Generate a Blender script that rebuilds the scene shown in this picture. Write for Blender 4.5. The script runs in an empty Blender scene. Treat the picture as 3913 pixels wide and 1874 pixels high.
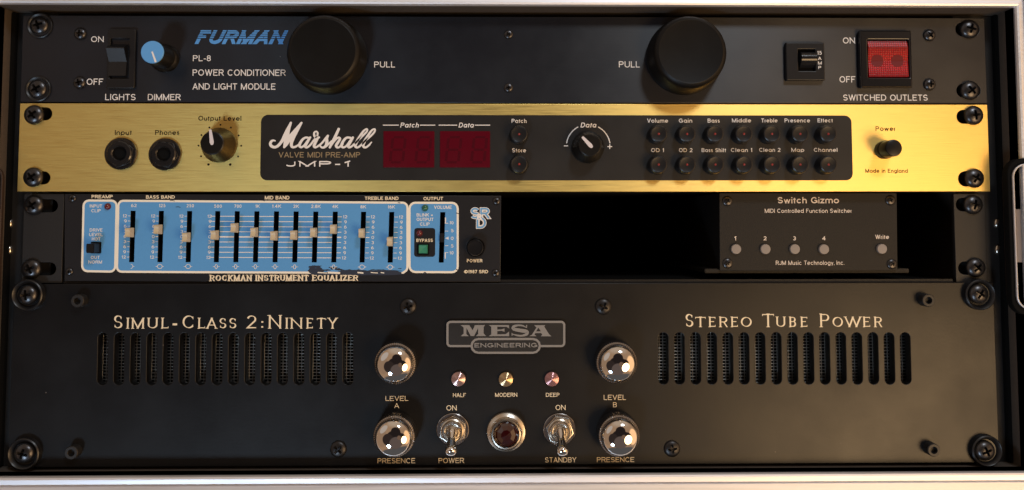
import bpy, bmesh, math, random
from mathutils import Vector, Matrix
from mathutils.geometry import tessellate_polygon

# ------------------------------------------------------------------ camera
SC = bpy.context.scene
COL = SC.collection
RND = random.Random(7)
MM = 0.001
PITCH, YAW, ROLL, CX, CZ, CD = 0.0578865, 0.0146682, -0.000752614, -4.091, -60.974, 414.96
FOC, PPX, PPY, IW, IH = 3200.0, 1956.0, 680.0, 3913.0, 1874.0
_F = Vector((math.sin(YAW) * math.cos(PITCH), math.cos(YAW) * math.cos(PITCH), math.sin(PITCH)))
_R = Vector((math.cos(YAW), -math.sin(YAW), 0.0))
_U = _R.cross(_F)
CR = math.cos(ROLL) * _R + math.sin(ROLL) * _U
CU = -math.sin(ROLL) * _R + math.cos(ROLL) * _U
cam = bpy.data.cameras.new('camera')
cam.sensor_width = 36.0
cam.lens = FOC / IW * 36.0
cam.shift_x = (IW / 2 - PPX) / IW
cam.shift_y = -(IH / 2 - PPY) / IW
cam.clip_start = 0.01
cam.clip_end = 50.0
camo = bpy.data.objects.new('camera', cam)
COL.objects.link(camo)
m = Matrix.Identity(4)
for r in range(3):
    m[r][0], m[r][1], m[r][2] = CR[r], CU[r], -_F[r]
m.translation = Vector((CX, -CD, CZ)) * MM
camo.matrix_world = m
SC.camera = camo

# ------------------------------------------------------------------ light
SC.view_settings.view_transform = 'Standard'
SC.view_settings.look = 'None'
SC.view_settings.exposure = 0.0
SC.view_settings.gamma = 1.0
SC.view_settings.use_curve_mapping = False
SC.render.engine = 'CYCLES'
SC.cycles.max_bounces = 6

world = bpy.data.worlds.new('World')
SC.world = world
world.use_nodes = True
wn, wl = world.node_tree.nodes, world.node_tree.links
wn.clear()
wout = wn.new('ShaderNodeOutputWorld')
wbg = wn.new('ShaderNodeBackground')
wl.new(wbg.outputs[0], wout.inputs[0])
wtc = wn.new('ShaderNodeTexCoord')


def wlobe(d, a_in, a_out):
    """1 inside a_in degrees round direction d, 0 beyond a_out."""
    dp = wn.new('ShaderNodeVectorMath'); dp.operation = 'DOT_PRODUCT'
    wl.new(wtc.outputs['Generated'], dp.inputs[0])
    dp.inputs[1].default_value = Vector(d).normalized()
    mr = wn.new('ShaderNodeMapRange'); mr.interpolation_type = 'SMOOTHSTEP'
    wl.new(dp.outputs['Value'], mr.inputs[0])
    mr.inputs[1].default_value = math.cos(math.radians(a_out))
    mr.inputs[2].default_value = math.cos(math.radians(a_in))
    return mr.outputs[0]


def wmix(prev, fac, col):
    mx = wn.new('ShaderNodeMix'); mx.data_type = 'RGBA'
    wl.new(fac, mx.inputs[0])
    if isinstance(prev, tuple):
        mx.inputs[6].default_value = prev + (1,)
    else:
        wl.new(prev, mx.inputs[6])
    mx.inputs[7].default_value = col + (1,)
    return mx.outputs[2]


# a dim tan room: walls, a lamp-lit wall to the right, a dark floor, the person taking the picture
wc = wmix((0.40, 0.25, 0.15), wlobe((-0.8, -0.5, -0.1), 30, 34), (0.34, 0.215, 0.135))
wc = wmix(wc, wlobe((-0.75, -0.6, 0.45), 17, 20), (0.52, 0.44, 0.38))
wc = wmix(wc, wlobe((0.95, -0.50, -0.10), 24, 30), (1.35, 0.80, 0.40))
wc = wmix(wc, wlobe((0.1, -0.4, 1.0), 15, 45), (0.50, 0.38, 0.28))
wc = wmix(wc, wlobe((0.1, -0.15, -1.0), 38, 44), (0.10, 0.095, 0.095))
DARK = (0.020, 0.014, 0.013)
wc = wmix(wc, wlobe((0.05, -1.0, -0.22), 30, 33), DARK)
wc = wmix(wc, wlobe((0.10, -1.0, 0.30), 16, 18), DARK)
wc = wmix(wc, wlobe((0.52, -1.0, -0.18), 17, 19), DARK)
wc = wmix(wc, wlobe((-0.40, -1.0, -0.25), 18, 20), (0.035, 0.024, 0.021))
wc = wmix(wc, wlobe((0.10, -1.0, -0.46), 19, 22), (0.13, 0.095, 0.083))
wc = wmix(wc, wlobe((0.28, -1.0, -0.12), 6, 8), (0.20, 0.12, 0.08))
wl.new(wc, wbg.inputs[0])
wbg.inputs[1].default_value = 1.0


def lamp(name, pos, aim, size, power, color):
    l = bpy.data.lights.new(name, 'AREA')
    l.shape = 'DISK'; l.size = size; l.energy = power; l.color = color
    o = bpy.data.objects.new(name, l); COL.objects.link(o)
    o.location = pos
    o.rotation_euler = (Vector(aim) - Vector(pos)).to_track_quat('-Z', 'Y').to_euler()
    return o


MID = (0.0, 0.0, -0.065)
lamp('warm_room_lamp', (0.58, -0.82, -0.42), MID, 0.50, 5.4, (1.0, 0.65, 0.33))
lamp('upper_window', (0.58, -1.40, 1.25), MID, 0.34, 11.5, (0.84, 0.92, 1.0))
lamp('lower_window', (-0.52, -1.25, -1.05), MID, 0.30, 8.0, (0.58, 0.78, 1.0))

# ------------------------------------------------------------------ helpers
def W(px, py, w=0.0):
    """Millimetres (x, z) on the plane w mm in front of the rack panels that the photograph shows at px, py."""
    d = _F + CR * ((px - PPX) / FOC) - CU * ((py - PPY) / FOC)
    t = (CD - w) / d.y
    return (CX + d.x * t, CZ + d.z * t)


def scale_at(w=0.0):
    return (W(2000, 900, w)[0] - W(1000, 900, w)[0]) / 1000.0


ABS = {}
MATS = {}


def material(name, base, rough=0.5, metal=0.0, bump=0.0, bscale=(400, 400, 400), spec=0.5, aniso=0.0, coat=0.0, var=0.0, trans=0.0, specks=0.0, rvar=0.0, smudge=0.0):
    mt = bpy.data.materials.new(name); mt.use_nodes = True
    n, l = mt.node_tree.nodes, mt.node_tree.links
    b = n['Principled BSDF']
    b.inputs['Base Color'].default_value = tuple(base) + (1,)
    b.inputs['Roughness'].default_value = rough
    b.inputs['Metallic'].default_value = metal
    b.inputs['Specular IOR Level'].default_value = spec
    b.inputs['Coat Weight'].default_value = coat
    b.inputs['Coat Roughness'].default_value = 0.08
    b.inputs['Transmission Weight'].default_value = trans
    if aniso:
        b.inputs['Anisotropic'].default_value = aniso
        b.inputs['Anisotropic Rotation'].default_value = 0.25
        tg = n.new('ShaderNodeTangent'); tg.direction_type = 'UV_MAP'
        l.new(tg.outputs[0], b.inputs['Tangent'])
    if smudge:   # handling marks: gloss that wanders over the surface
        tq = n.new('ShaderNodeTexCoord')
        ns = n.new('ShaderNodeTexNoise'); ns.inputs['Scale'].default_value = 22.0; ns.inputs['Detail'].default_value = 7; ns.inputs['Roughness'].default_value = 0.62
        l.new(tq.outputs['Object'], ns.inputs[0])
        rs_ = n.new('ShaderNodeMapRange'); l.new(ns.outputs[0], rs_.inputs[0])
        rs_.inputs[1].default_value = 0.35; rs_.inputs[2].default_value = 0.68
        rs_.inputs[3].default_value = rough - smudge; rs_.inputs[4].default_value = rough + smudge
        l.new(rs_.outputs[0], b.inputs['Roughness'])
    if bump or var or specks or rvar:
        tc = n.new('ShaderNodeTexCoord')
        mp = n.new('ShaderNodeMapping'); mp.inputs['Scale'].default_value = bscale
        l.new(tc.outputs['Object'], mp.inputs[0])
        nz = n.new('ShaderNodeTexNoise'); nz.inputs['Scale'].default_value = 1.0; nz.inputs['Detail'].default_value = 4
        l.new(mp.outputs[0], nz.inputs[0])
        if bump:
            bp = n.new('ShaderNodeBump'); bp.inputs['Strength'].default_value = bump; bp.inputs['Distance'].default_value = 0.0002
            l.new(nz.outputs[0], bp.inputs['Height']); l.new(bp.outputs[0], b.inputs['Normal'])
        if rvar:
            rr = n.new('ShaderNodeMapRange'); l.new(nz.outputs[0], rr.inputs[0])
            rr.inputs[1].default_value = 0.3; rr.inputs[2].default_value = 0.7
            rr.inputs[3].default_value = rough - rvar; rr.inputs[4].default_value = rough + rvar
            l.new(rr.outputs[0], b.inputs['Roughness'])
        col = None
        if var:
            mx = n.new('ShaderNodeMix'); mx.data_type = 'RGBA'
            mx.inputs[6].default_value = tuple(c * (1 - var) for c in base) + (1,)
            mx.inputs[7].default_value = tuple(min(1, c * (1 + var)) for c in base) + (1,)
            l.new(nz.outputs[0], mx.inputs[0]); col = mx.outputs[2]
        if specks:   # dust flecks lying on the surface
            vo = n.new('ShaderNodeTexVoronoi'); vo.inputs['Scale'].default_value = 90.0
            l.new(tc.outputs['Object'], vo.inputs[0])
            sep = n.new('ShaderNodeSeparateColor'); l.new(vo.outputs['Color'], sep.inputs[0])
            lt = n.new('ShaderNodeMath'); lt.operation = 'MULTIPLY'; l.new(sep.outputs[0], lt.inputs[0]); lt.inputs[1].default_value = 0.075
            sb = n.new('ShaderNodeMath'); sb.operation = 'SUBTRACT'; l.new(lt.outputs[0], sb.inputs[0]); sb.inputs[1].default_value = 0.045
            cm = n.new('ShaderNodeMath'); cm.operation = 'LESS_THAN'; l.new(vo.outputs['Distance'], cm.inputs[0]); l.new(sb.outputs[0], cm.inputs[1])
            fm = n.new('ShaderNodeMath'); fm.operation = 'MULTIPLY'; l.new(cm.outputs[0], fm.inputs[0]); fm.inputs[1].default_value = specks
            m2 = n.new('ShaderNodeMix'); m2.data_type = 'RGBA'; l.new(fm.outputs[0], m2.inputs[0])
            if col is None:
                m2.inputs[6].default_value = tuple(base) + (1,)
            else:
                l.new(col, m2.inputs[6])
            m2.inputs[7].default_value = (0.35, 0.32, 0.3, 1); col = m2.outputs[2]
        if col is not None:
            l.new(col, b.inputs['Base Color'])
    MATS[name] = mt
    return mt


M_ANOD = material('black_anodised', (0.0035, 0.0042, 0.0075), 0.37, 0.0, 0.12, (30, 30, 1500), 0.60, 0.8, specks=0.8, smudge=0.05)
M_BRASS = material('brushed_gold', (0.93, 0.67, 0.21), 0.43, 1.0, 0.3, (70, 70, 1700), 0.5, 0.75, rvar=0.06)
M_MESA = material('black_satin_paint', (0.0045, 0.0045, 0.005), 0.36, 0.0, 0.08, (900, 900, 900), 0.345, specks=0.8, smudge=0.045)
M_INSET = material('black_screenprint', (0.008, 0.0075, 0.0075), 0.45, 0.0, 0.05, (900, 900, 900), 0.5, smudge=0.05, specks=0.5)
M_EQ = material('black_scuffed_paint', (0.008, 0.008, 0.010), 0.38, 0.0, 0.15, (60, 60, 1400), 0.5, specks=0.5)
M_GIZ = material('black_powder_coat', (0.006, 0.005, 0.0042), 0.55, 0.0, 0.5, (2200, 2200, 2200), 0.34)
M_EAR = material('black_steel', (0.010, 0.009, 0.0085), 0.5, 0.0, 0.2, (900, 900, 900), 0.5)
M_WALL = material('black_case_lining', (0.085, 0.068, 0.055), 0.6, 0.0, 0.3, (1200, 1200, 1200), 0.4, var=0.3)
M_VOID = material('matt_black', (0.004, 0.004, 0.004), 0.9, 0.0, spec=0.1)
M_PLAST = material('black_plastic', (0.007, 0.007, 0.008), 0.36, 0.0, 0.06, (900, 900, 900), 0.4)
M_KNOB = material('black_knob_plastic', (0.005, 0.0045, 0.004), 0.33, 0.0, 0.1, (700, 700, 700), 0.30, smudge=0.06, specks=0.7)
M_PULL = material('black_pull_knob_plastic', (0.004, 0.0037, 0.0035), 0.40, 0.0, 0.1, (700, 700, 700), 0.20, smudge=0.06, specks=0.8)
M_GLOSS = material('glossy_black_plastic', (0.010, 0.010, 0.011), 0.16, 0.0, spec=0.5)
M_SCREW = material('black_zinc_screw', (0.060, 0.058, 0.060), 0.30, 0.9, 0.1, (900, 900, 900))
M_SCREWD = material('black_oxide_screw', (0.035, 0.033, 0.033), 0.36, 0.8, 0.1, (900, 900, 900))
M_ALU = material('brushed_aluminium', (0.84, 0.84, 0.87), 0.48, 0.85, 0.12, (20, 900, 900), rvar=0.06)
M_CHROME = material('polished_chrome', (0.74, 0.72, 0.70), 0.045, 1.0)
M_KNURL = material('dark_chrome', (0.30, 0.28, 0.27), 0.22, 1.0)
M_NICKEL = material('dull_nickel', (0.58, 0.53, 0.46), 0.26, 1.0, 0.1, (900, 900, 900))
M_WHITE = material('white_print', (0.74, 0.71, 0.68), 0.55)
M_CREAM = material('cream_print', (0.78, 0.66, 0.46), 0.55)
M_SILVER = material('silver_print', (0.21, 0.20, 0.19), 0.45)
M_GOLDPR = material('gold_print', (0.27, 0.20, 0.11), 0.5)
M_DARKPR = material('dark_brown_print', (0.012, 0.007, 0.003), 0.7, spec=0.15)
M_BLUE = material('blue_print', (0.075, 0.27, 0.62), 0.5, var=0.25, bscale=(40, 40, 300))
M_BLUECAP = material('blue_knob_cap', (0.10, 0.32, 0.66), 0.42)
M_BLUEF = material('blue_panel_paint', (0.085, 0.285, 0.58), 0.48, 0.0, 0.06, (800, 800, 800), var=0.05)
M_NAVY = material('worn_navy_metal', (0.020, 0.026, 0.045), 0.45)
M_IVORY = material('ivory_plastic', (0.52, 0.43, 0.28), 0.42)
M_POINT = material('grey_white_pointer', (0.62, 0.58, 0.60), 0.4)
M_GREY = material('grey_button', (0.23, 0.20, 0.18), 0.45)
M_REDLED = material('dark_red_led', (0.10, 0.006, 0.010), 0.15, coat=0.5)
M_REDDOT = material('red_led_dot', (0.22, 0.016, 0.014), 0.3)
M_GRNLED = material('green_led', (0.010, 0.10, 0.055), 0.12, coat=0.6)
M_GREEN = material('green_button', (0.035, 0.22, 0.13), 0.35)
M_DISP = material('dark_red_window', (0.085, 0.0036, 0.010), 0.2, spec=0.3, smudge=0.1)
M_SEG = material('unlit_segment', (0.058, 0.0026, 0.0075), 0.25, spec=0.4)
M_RED = material('red_lens', (0.40, 0.007, 0.009), 0.30, spec=0.35)
M_REDD = material('dark_red_insert', (0.13, 0.012, 0.014), 0.3)
M_JEWEL = material('dark_red_jewel', (0.022, 0.001, 0.0014), 0.05, spec=0.8, coat=0.8)
M_PINK = material('pink_turned_lens', (0.62, 0.42, 0.40), 0.16, 0.85)
M_AMBER = material('amber_turned_lens', (0.62, 0.45, 0.26), 0.16, 0.85)
M_ROSE = material('rose_turned_lens', (0.50, 0.26, 0.26), 0.16, 0.75)
M_BROWNP = material('brown_latch_plastic', (0.035, 0.020, 0.014), 0.5)
M_GRIP = material('steel_latch_bar', (0.55, 0.46, 0.40), 0.35, 0.9)
M_WIRE = material('dark_wire', (0.27, 0.265, 0.25), 0.36, 0.9)


def lens_pattern(mt, a, b, pitch):
    n, l = mt.node_tree.nodes, mt.node_tree.links
    tc = n.new('ShaderNodeTexCoord')
    vo = n.new('ShaderNodeTexVoronoi'); vo.inputs['Randomness'].default_value = 0.15; vo.inputs['Scale'].default_value = 1.0 / pitch
    l.new(tc.outputs['Object'], vo.inputs[0])
    mr = n.new('ShaderNodeMapRange'); l.new(vo.outputs['Distance'], mr.inputs[0]); mr.inputs[1].default_value = 0.15; mr.inputs[2].default_value = 0.6
    mx = n.new('ShaderNodeMix'); mx.data_type = 'RGBA'; l.new(mr.outputs[0], mx.inputs[0])
    mx.inputs[6].default_value = tuple(a) + (1,); mx.inputs[7].default_value = tuple(b) + (1,)
    l.new(mx.outputs[2], n['Principled BSDF'].inputs['Base Color'])
    bp = n.new('ShaderNodeBump'); bp.inputs['Strength'].default_value = 0.5; bp.inputs['Distance'].default_value = 0.0004
    l.new(vo.outputs['Distance'], bp.inputs['Height']); l.new(bp.outputs[0], n['Principled BSDF'].inputs['Normal'])


lens_pattern(M_RED, (0.48, 0.008, 0.009), (0.15, 0.003, 0.005), 0.0011)


def new_mesh(name, bm, smooth=None):
    """bmesh in millimetres (x, depth, z) -> mesh in metres with a planar UV map."""
    uv = bm.loops.layers.uv.verify()
    for f in bm.faces:
        for lp in f.loops:
            lp[uv].uv = (lp.vert.co.x * 0.01, lp.vert.co.z * 0.01)
    me = bpy.data.meshes.new(name)
    bmesh.ops.scale(bm, vec=(MM, MM, MM), verts=bm.verts)
    bm.to_mesh(me); bm.free()
    if smooth is not None:
        me.polygons.foreach_set('use_smooth', [True] * len(me.polygons))
        if smooth < 180:
            try:
                me.set_sharp_from_angle(angle=math.radians(smooth))
            except Exception:
                pass
    me.update()
    return me


def recentre(me):
    vs = [v.co for v in me.vertices]
    c = Vector([(min(v[i] for v in vs) + max(v[i] for v in vs)) / 2 for i in range(3)])
    me.transform(Matrix.Translation(-c))
    return c


def thing(name, label, cat, loc, group=None):
    o = bpy.data.objects.new(name, None); COL.objects.link(o)
    o.empty_display_size = 0.02
    o.location = loc; o['label'] = label; o['category'] = cat
    if group:
        o['group'] = group
    ABS[o] = Vector(loc)
    return o


def part(name, me, parent, mat, at=None, label=None, rot=None):
    """at: absolute position in metres of a mesh modelled about its own origin; None: the mesh is in absolute coordinates."""
    c = recentre(me) if at is None else Vector(at)
    o = bpy.data.objects.new(name, me); COL.objects.link(o)
    if mat is not None and not me.materials:
        me.materials.append(mat)
    o.parent = parent
    o.location = c - ABS[parent]
    if rot is not None:
        o.rotation_euler = (0, rot, 0)
    ABS[o] = c
    if label:
        o['label'] = label
    return o


def copy_part(src, parent, at, rot=None, kids=True, label=None):
    """A copy of a part, with copies of its sub-parts, at another place."""
    o = src.copy(); COL.objects.link(o)
    o.parent = parent; o.location = Vector(at) - ABS[parent]; ABS[o] = Vector(at)
    if rot is not None:
        o.rotation_euler = (0, rot, 0)
    if label:
        o['label'] = label
    elif 'label' in o:
        del o['label']
    if kids:
        for ch in src.children:
            c = ch.copy(); COL.objects.link(c); c.parent = o
            ABS[c] = ABS[o] + Vector(ch.location)
    return o


def P3(px, py, w=0.0):
    x, z = W(px, py, w)
    return Vector((x, -w, z)) * MM


def lathe(bm, prof, n=48, knurl=None, cx=0.0, cz=0.0):
    """prof: [(radius, w)], axis towards the viewer. Millimetres."""
    rings = []
    for r, w in prof:
        if r < 1e-6:
            rings.append([bm.verts.new((cx, -w, cz))])
        else:
            ring = []
            for i in range(n):
                a = 2 * math.pi * i / n
                rr = r * (1 + (knurl if (knurl and i % 2) else 0)) if knurl else r
                ring.append(bm.verts.new((cx + rr * math.cos(a), -w, cz + rr * math.sin(a))))
            rings.append(ring)
    for a, b in zip(rings, rings[1:]):
        for i in range(n):
            j = (i + 1) % n
            try:
                if len(a) == 1 and len(b) == 1:
                    continue
                if len(b) == 1:
                    bm.faces.new((a[i], a[j], b[0]))
                elif len(a) == 1:
                    bm.faces.new((a[0], b[j], b[i]))
                else:
                    bm.faces.new((a[i], a[j], b[j], b[i]))
            except ValueError:
                pass
    return bm


def lathe_mesh(name, prof, n=48, smooth=35, knurl=None):
    bm = lathe(bmesh.new(), prof, n, knurl)
    bmesh.ops.recalc_face_normals(bm, faces=bm.faces)
    return new_mesh(name, bm, smooth)


def round_dome(r, h0, h1, k=8):
    """profile from (r, h0) over an elliptic dome to (0, h1)"""
    return [(r * math.cos(t * math.pi / 2 / k), h0 + (h1 - h0) * math.sin(t * math.pi / 2 / k)) for t in range(k)] + [(0, h1)]


def curve_mesh(name, outlines, w0, w1, bevel=0.0, offset=0.0, smooth=None):
    """Flat shape with holes (outlines in mm, first the outside), solid from w0 to w1, edges bevelled."""
    cu = bpy.data.curves.new(name, 'CURVE'); cu.dimensions = '2D'; cu.fill_mode = 'BOTH'
    half = (w1 - w0) / 2
    bevel = min(bevel, half * 0.98)
    cu.extrude = max(half - bevel, 0.0); cu.bevel_depth = bevel; cu.bevel_resolution = 2; cu.offset = offset - bevel
    for o in outlines:
        sp = cu.splines.new('POLY'); sp.points.add(len(o) - 1); sp.use_cyclic_u = True
        for q, p in zip(sp.points, o):
            q.co = (p[0], p[1], 0, 1)
    ob = bpy.data.objects.new(name, cu); COL.objects.link(ob)
    dg = bpy.context.evaluated_depsgraph_get()
    me = bpy.data.meshes.new_from_object(ob.evaluated_get(dg))
    bpy.data.objects.remove(ob); bpy.data.curves.remove(cu)
    bm = bmesh.new(); bm.from_mesh(me); bpy.data.meshes.remove(me)
    mid = (w0 + w1) / 2
    for v in bm.verts:
        x, y, z = v.co
        v.co = (x, -(z + mid), y)
    bmesh.ops.remove_doubles(bm, verts=bm.verts, dist=1e-4)
    bmesh.ops.recalc_face_normals(bm, faces=bm.faces)
    return new_mesh(name, bm, smooth)


def rrect(x0, x1, z0, z1, r=0.0, n=6):
    if r <= 0:
        return [(x0, z0), (x1, z0), (x1, z1), (x0, z1)]
    r = min(r, (x1 - x0) / 2 - 1e-4, (z1 - z0) / 2 - 1e-4)
    out = []
    for cx, cz, a0 in ((x1 - r, z0 + r, -90), (x1 - r, z1 - r, 0), (x0 + r, z1 - r, 90), (x0 + r, z0 + r, 180)):
        for i in range(n + 1):
            a = math.radians(a0 + 90 * i / n)
            out.append((cx + r * math.cos(a), cz + r * math.sin(a)))
    return out


def prect(px0, px1, py0, py1, r=0.0, w=0.0):
    """rounded rectangle (mm) that covers these photograph pixels on plane w; r in pixels"""
    a, b = W(px0, (py0 + py1) / 2, w)[0], W(px1, (py0 + py1) / 2, w)[0]
    c, d = W((px0 + px1) / 2, py1, w)[1], W((px0 + px1) / 2, py0, w)[1]
    return rrect(a, b, c, d, r * scale_at(w))


def profile_prism(name, x0, x1, pts, smooth=None, taper=0.0):
    """pts: [(z, w)] closed profile, extruded from x0 to x1 (mm)."""
    bm = bmesh.new()
    A = [bm.verts.new((x0 + (taper if w > 0 else 0), -w, z)) for z, w in pts]
    B = [bm.verts.new((x1 - (taper if w > 0 else 0), -w, z)) for z, w in pts]
    bm.faces.new(A); bm.faces.new(B[::-1])
    for i in range(len(pts)):
        j = (i + 1) % len(pts)
        bm.faces.new((A[i], A[j], B[j], B[i]))
    bmesh.ops.recalc_face_normals(bm, faces=bm.faces)
    return new_mesh(name, bm, smooth)


def box_bm(bm, x0, x1, z0, z1, w0, w1):
    vs = [bm.verts.new((x, -w, z)) for x in (x0, x1) for z in (z0, z1) for w in (w0, w1)]
    for f in ((0, 1, 3, 2), (4, 6, 7, 5), (0, 4, 5, 1), (2, 3, 7, 6), (0, 2, 6, 4), (1, 5, 7, 3)):
        bm.faces.new([vs[i] for i in f])
    return bm


def box_mesh(name, x0, x1, z0, z1, w0, w1, bevel=0.0):
    bm = box_bm(bmesh.new(), x0, x1, z0, z1, w0, w1)
    bmesh.ops.recalc_face_normals(bm, faces=bm.faces)
    if bevel:
        bmesh.ops.bevel(bm, geom=bm.edges[:], offset=bevel, segments=2, affect='EDGES')
    return new_mesh(name, bm, None)


# ------------------------------------------------------------------ lettering: strokes of a pen
def arc(cx, cy, rx, ry, a0, a1, n=None):
    n = n or max(4, int(abs(a1 - a0) / 15))
    return [(cx + rx * math.cos(math.radians(a0 + (a1 - a0) * i / n)), cy + ry * math.sin(math.radians(a0 + (a1 - a0) * i / n))) for i in range(n + 1)]


def ell(cx, cy, rx, ry):
    return arc(cx, cy, rx, ry, 90, 450, 28)


_P = [(0, 1), (.58, 1)] + arc(.58, .745, .42, .255, 90, -90) + [(0, .49)]
_S = arc(.5, .745, .47, .255, 22, 270) + arc(.5, .245, .5, .245, 90, -158)[1:]
_s = arc(.5, .51, .47, .17, 25, 270) + arc(.5, .17, .5, .17, 90, -155)[1:]
L0, L1 = [(0, 0), (0, 1)], [(1, 0), (1, 1)]
GL = {  # letter: (width in cap heights, strokes in a unit box)
    'A': (.70, [[(0, 0), (.5, 1)], [(1, 0), (.5, 1)], [(.19, .30), (.81, .30)]]),
    'B': (.64, [L0, [(0, 1), (.56, 1)] + arc(.56, .765, .38, .235, 90, -90) + [(0, .53)], [(.1, .53), (.6, .53)] + arc(.6, .265, .4, .265, 90, -90) + [(0, 0)]]),
    'C': (.72, [arc(.52, .5, .52, .5, 42, 318)]),
    'D': (.70, [L0, [(0, 1), (.42, 1)] + arc(.42, .5, .58, .5, 90, -90) + [(0, 0)]]),
    'E': (.60, [L0, [(0, 1), (1, 1)], [(0, .53), (.93, .53)], [(0, 0), (1, 0)]]),
    'F': (.56, [L0, [(0, 1), (1, 1)], [(0, .52), (.88, .52)]]),
    'G': (.76, [arc(.5, .5, .5, .5, 40, 345), [(.55, .45), (1, .45)], [(1, 0), (1, .45)]]),
    'H': (.68, [L0, L1, [(0, .53), (1, .53)]]),
    'I': (.0, [[(.5, 0), (.5, 1)]]),
    'J': (.48, [[(1, 1), (1, .27)] + arc(.5, .27, .5, .27, 0, -175)]),
    'K': (.66, [L0, [(.95, 1), (0, .36)], [(.34, .60), (1, 0)]]),
    'L': (.52, [L0, [(0, 0), (1, 0)]]),
    'M': (.82, [L0, L1, [(0, 1), (.5, 0)], [(1, 1), (.5, 0)]]),
    'N': (.70, [L0, L1, [(0, 1), (1, 0)]]),
    'O': (.78, [ell(.5, .5, .5, .5)]),
    'P': (.62, [L0, _P]),
    'Q': (.78, [ell(.5, .5, .5, .5), [(.6, .25), (1, -.08)]]),
    'R': (.66, [L0, _P, [(.55, .49), (1, 0)]]),
    'S': (.62, [_S]),
    'T': (.60, [[(.5, 0), (.5, 1)], [(0, 1), (1, 1)]]),
    'U': (.68, [[(0, 1), (0, .33)] + arc(.5, .33, .5, .33, 180, 360) + [(1, 1)]]),
    'V': (.68, [[(0, 1), (.5, 0)], [(1, 1), (.5, 0)]]),
    'W': (.98, [[(0, 1), (.26, 0)], [(.5, 1), (.26, 0)], [(.5, 1), (.74, 0)], [(1, 1), (.74, 0)]]),
    'X': (.66, [[(0, 0), (1, 1)], [(0, 1), (1, 0)]]),
    'Y': (.66, [[(0, 1), (.5, .45)], [(1, 1), (.5, .45)], [(.5, 0), (.5, .47)]]),
    'Z': (.60, [[(0, 1), (1, 1), (0, 0), (1, 0)]]),
    '0': (.52, [ell(.5, .5, .5, .5)]),
    '1': (.26, [[(.9, 0), (.9, 1)], [(.9, 1), (0, .76)]]),
    '2': (.52, [arc(.5, .72, .5, .28, 165, -30) + [(0, 0), (1, 0)]]),
    '3': (.52, [arc(.5, .76, .46, .24, 155, -90), arc(.5, .26, .5, .26, 90, -155)]),
    '4': (.56, [[(.74, 0), (.74, 1)], [(.74, 1), (0, .3)], [(0, .3), (1, .3)]]),
    '5': (.52, [[(.92, 1), (.18, 1), (.08, .5)] + arc(.48, .32, .52, .32, 140, -150)]),
    '6': (.52, [ell(.5, .31, .5, .31), arc(.62, .31, .62, .69, 180, 78)]),
    '7': (.52, [[(0, 1), (1, 1), (.3, 0)]]),
    '8': (.52, [ell(.5, .765, .44, .235), ell(.5, .265, .5, .265)]),
    '9': (.52, [ell(.5, .69, .5, .31), arc(.38, .69, .62, .69, 0, -102)]),
    '-': (.26, [[(0, .37), (1, .37)]]), '=': (.5, [[(0, .5), (1, .5)], [(0, .24), (1, .24)]]),
    '.': (.0, [[(.5, -.06), (.5, .1)]]), ',': (.05, [[(.8, .05), (0, -.18)]]), ':': (.0, [[(.5, .0), (.5, .17)], [(.5, .56), (.5, .73)]]),
    '©': (.95, [ell(.5, .5, .5, .5), arc(.5, .5, .22, .24, 45, 315)]),
    '+': (.5, [[(0, .4), (1, .4)], [(.5, .15), (.5, .65)]]), ' ': (.28, []),
    'a': (.62, [ell(.5, .34, .5, .34), [(1, 0), (1, .68)]]), 'b': (.62, [[(0, 0), (0, 1)], ell(.5, .34, .5, .34)]),
    'c': (.56, [arc(.54, .34, .54, .34, 45, 315)]), 'd': (.62, [[(1, 0), (1, 1)], ell(.5, .34, .5, .34)]),
    'e': (.62, [arc(.5, .34, .5, .34, 0, 318), [(0, .34), (1, .34)]]),
    'f': (.26, [[(.4, 0), (.4, .8)] + arc(.95, .8, .55, .2, 180, 95), [(0, .66), (1, .66)]]),
    'g': (.62, [ell(.5, .34, .5, .34), [(1, .68), (1, -.04)] + arc(.5, -.04, .5, .22, 0, -150)]),
    'h': (.52, [[(0, 0), (0, 1)], arc(.5, .40, .5, .28, 180, 0) + [(1, 0)]]),
    'i': (.0, [[(.5, 0), (.5, .68)], [(.5, .88), (.5, 1)]]), 'l': (.0, [[(.5, 0), (.5, 1)]]),
    'm': (.88, [[(0, 0), (0, .68)], arc(.25, .43, .25, .25, 180, 0) + [(.5, 0)], arc(.75, .43, .25, .25, 180, 0) + [(1, 0)]]),
    'n': (.52, [[(0, 0), (0, .68)], arc(.5, .40, .5, .28, 180, 0) + [(1, 0)]]), 'o': (.62, [ell(.5, .34, .5, .34)]),
    'p': (.62, [[(0, -.28), (0, .68)], ell(.5, .34, .5, .34)]), 'r': (.26, [[(0, 0), (0, .68)], arc(.95, .36, .95, .32, 180, 92)]),
    's': (.40, [_s]), 't': (.28, [[(.5, 0), (.5, .94)], [(0, .66), (1, .66)]]),
    'u': (.52, [[(0, .68), (0, .28)] + arc(.5, .28, .5, .28, 180, 360), [(1, 0), (1, .68)]]),
    'v': (.50, [[(0, .68), (.5, 0)], [(1, .68), (.5, 0)]]), 'w': (.78, [[(0, .68), (.26, 0)], [(.5, .68), (.26, 0)], [(.5, .68), (.74, 0)], [(1, .68), (.74, 0)]]),
    'x': (.5, [[(0, 0), (1, .68)], [(0, .68), (1, 0)]]), 'y': (.5, [[(0, .68), (.5, 0)], [(1, .68), (.3, -.28)]]), 'z': (.48, [[(0, .68), (1, .68), (0, 0), (1, 0)]]),
}
_LIFT = [0]


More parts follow.
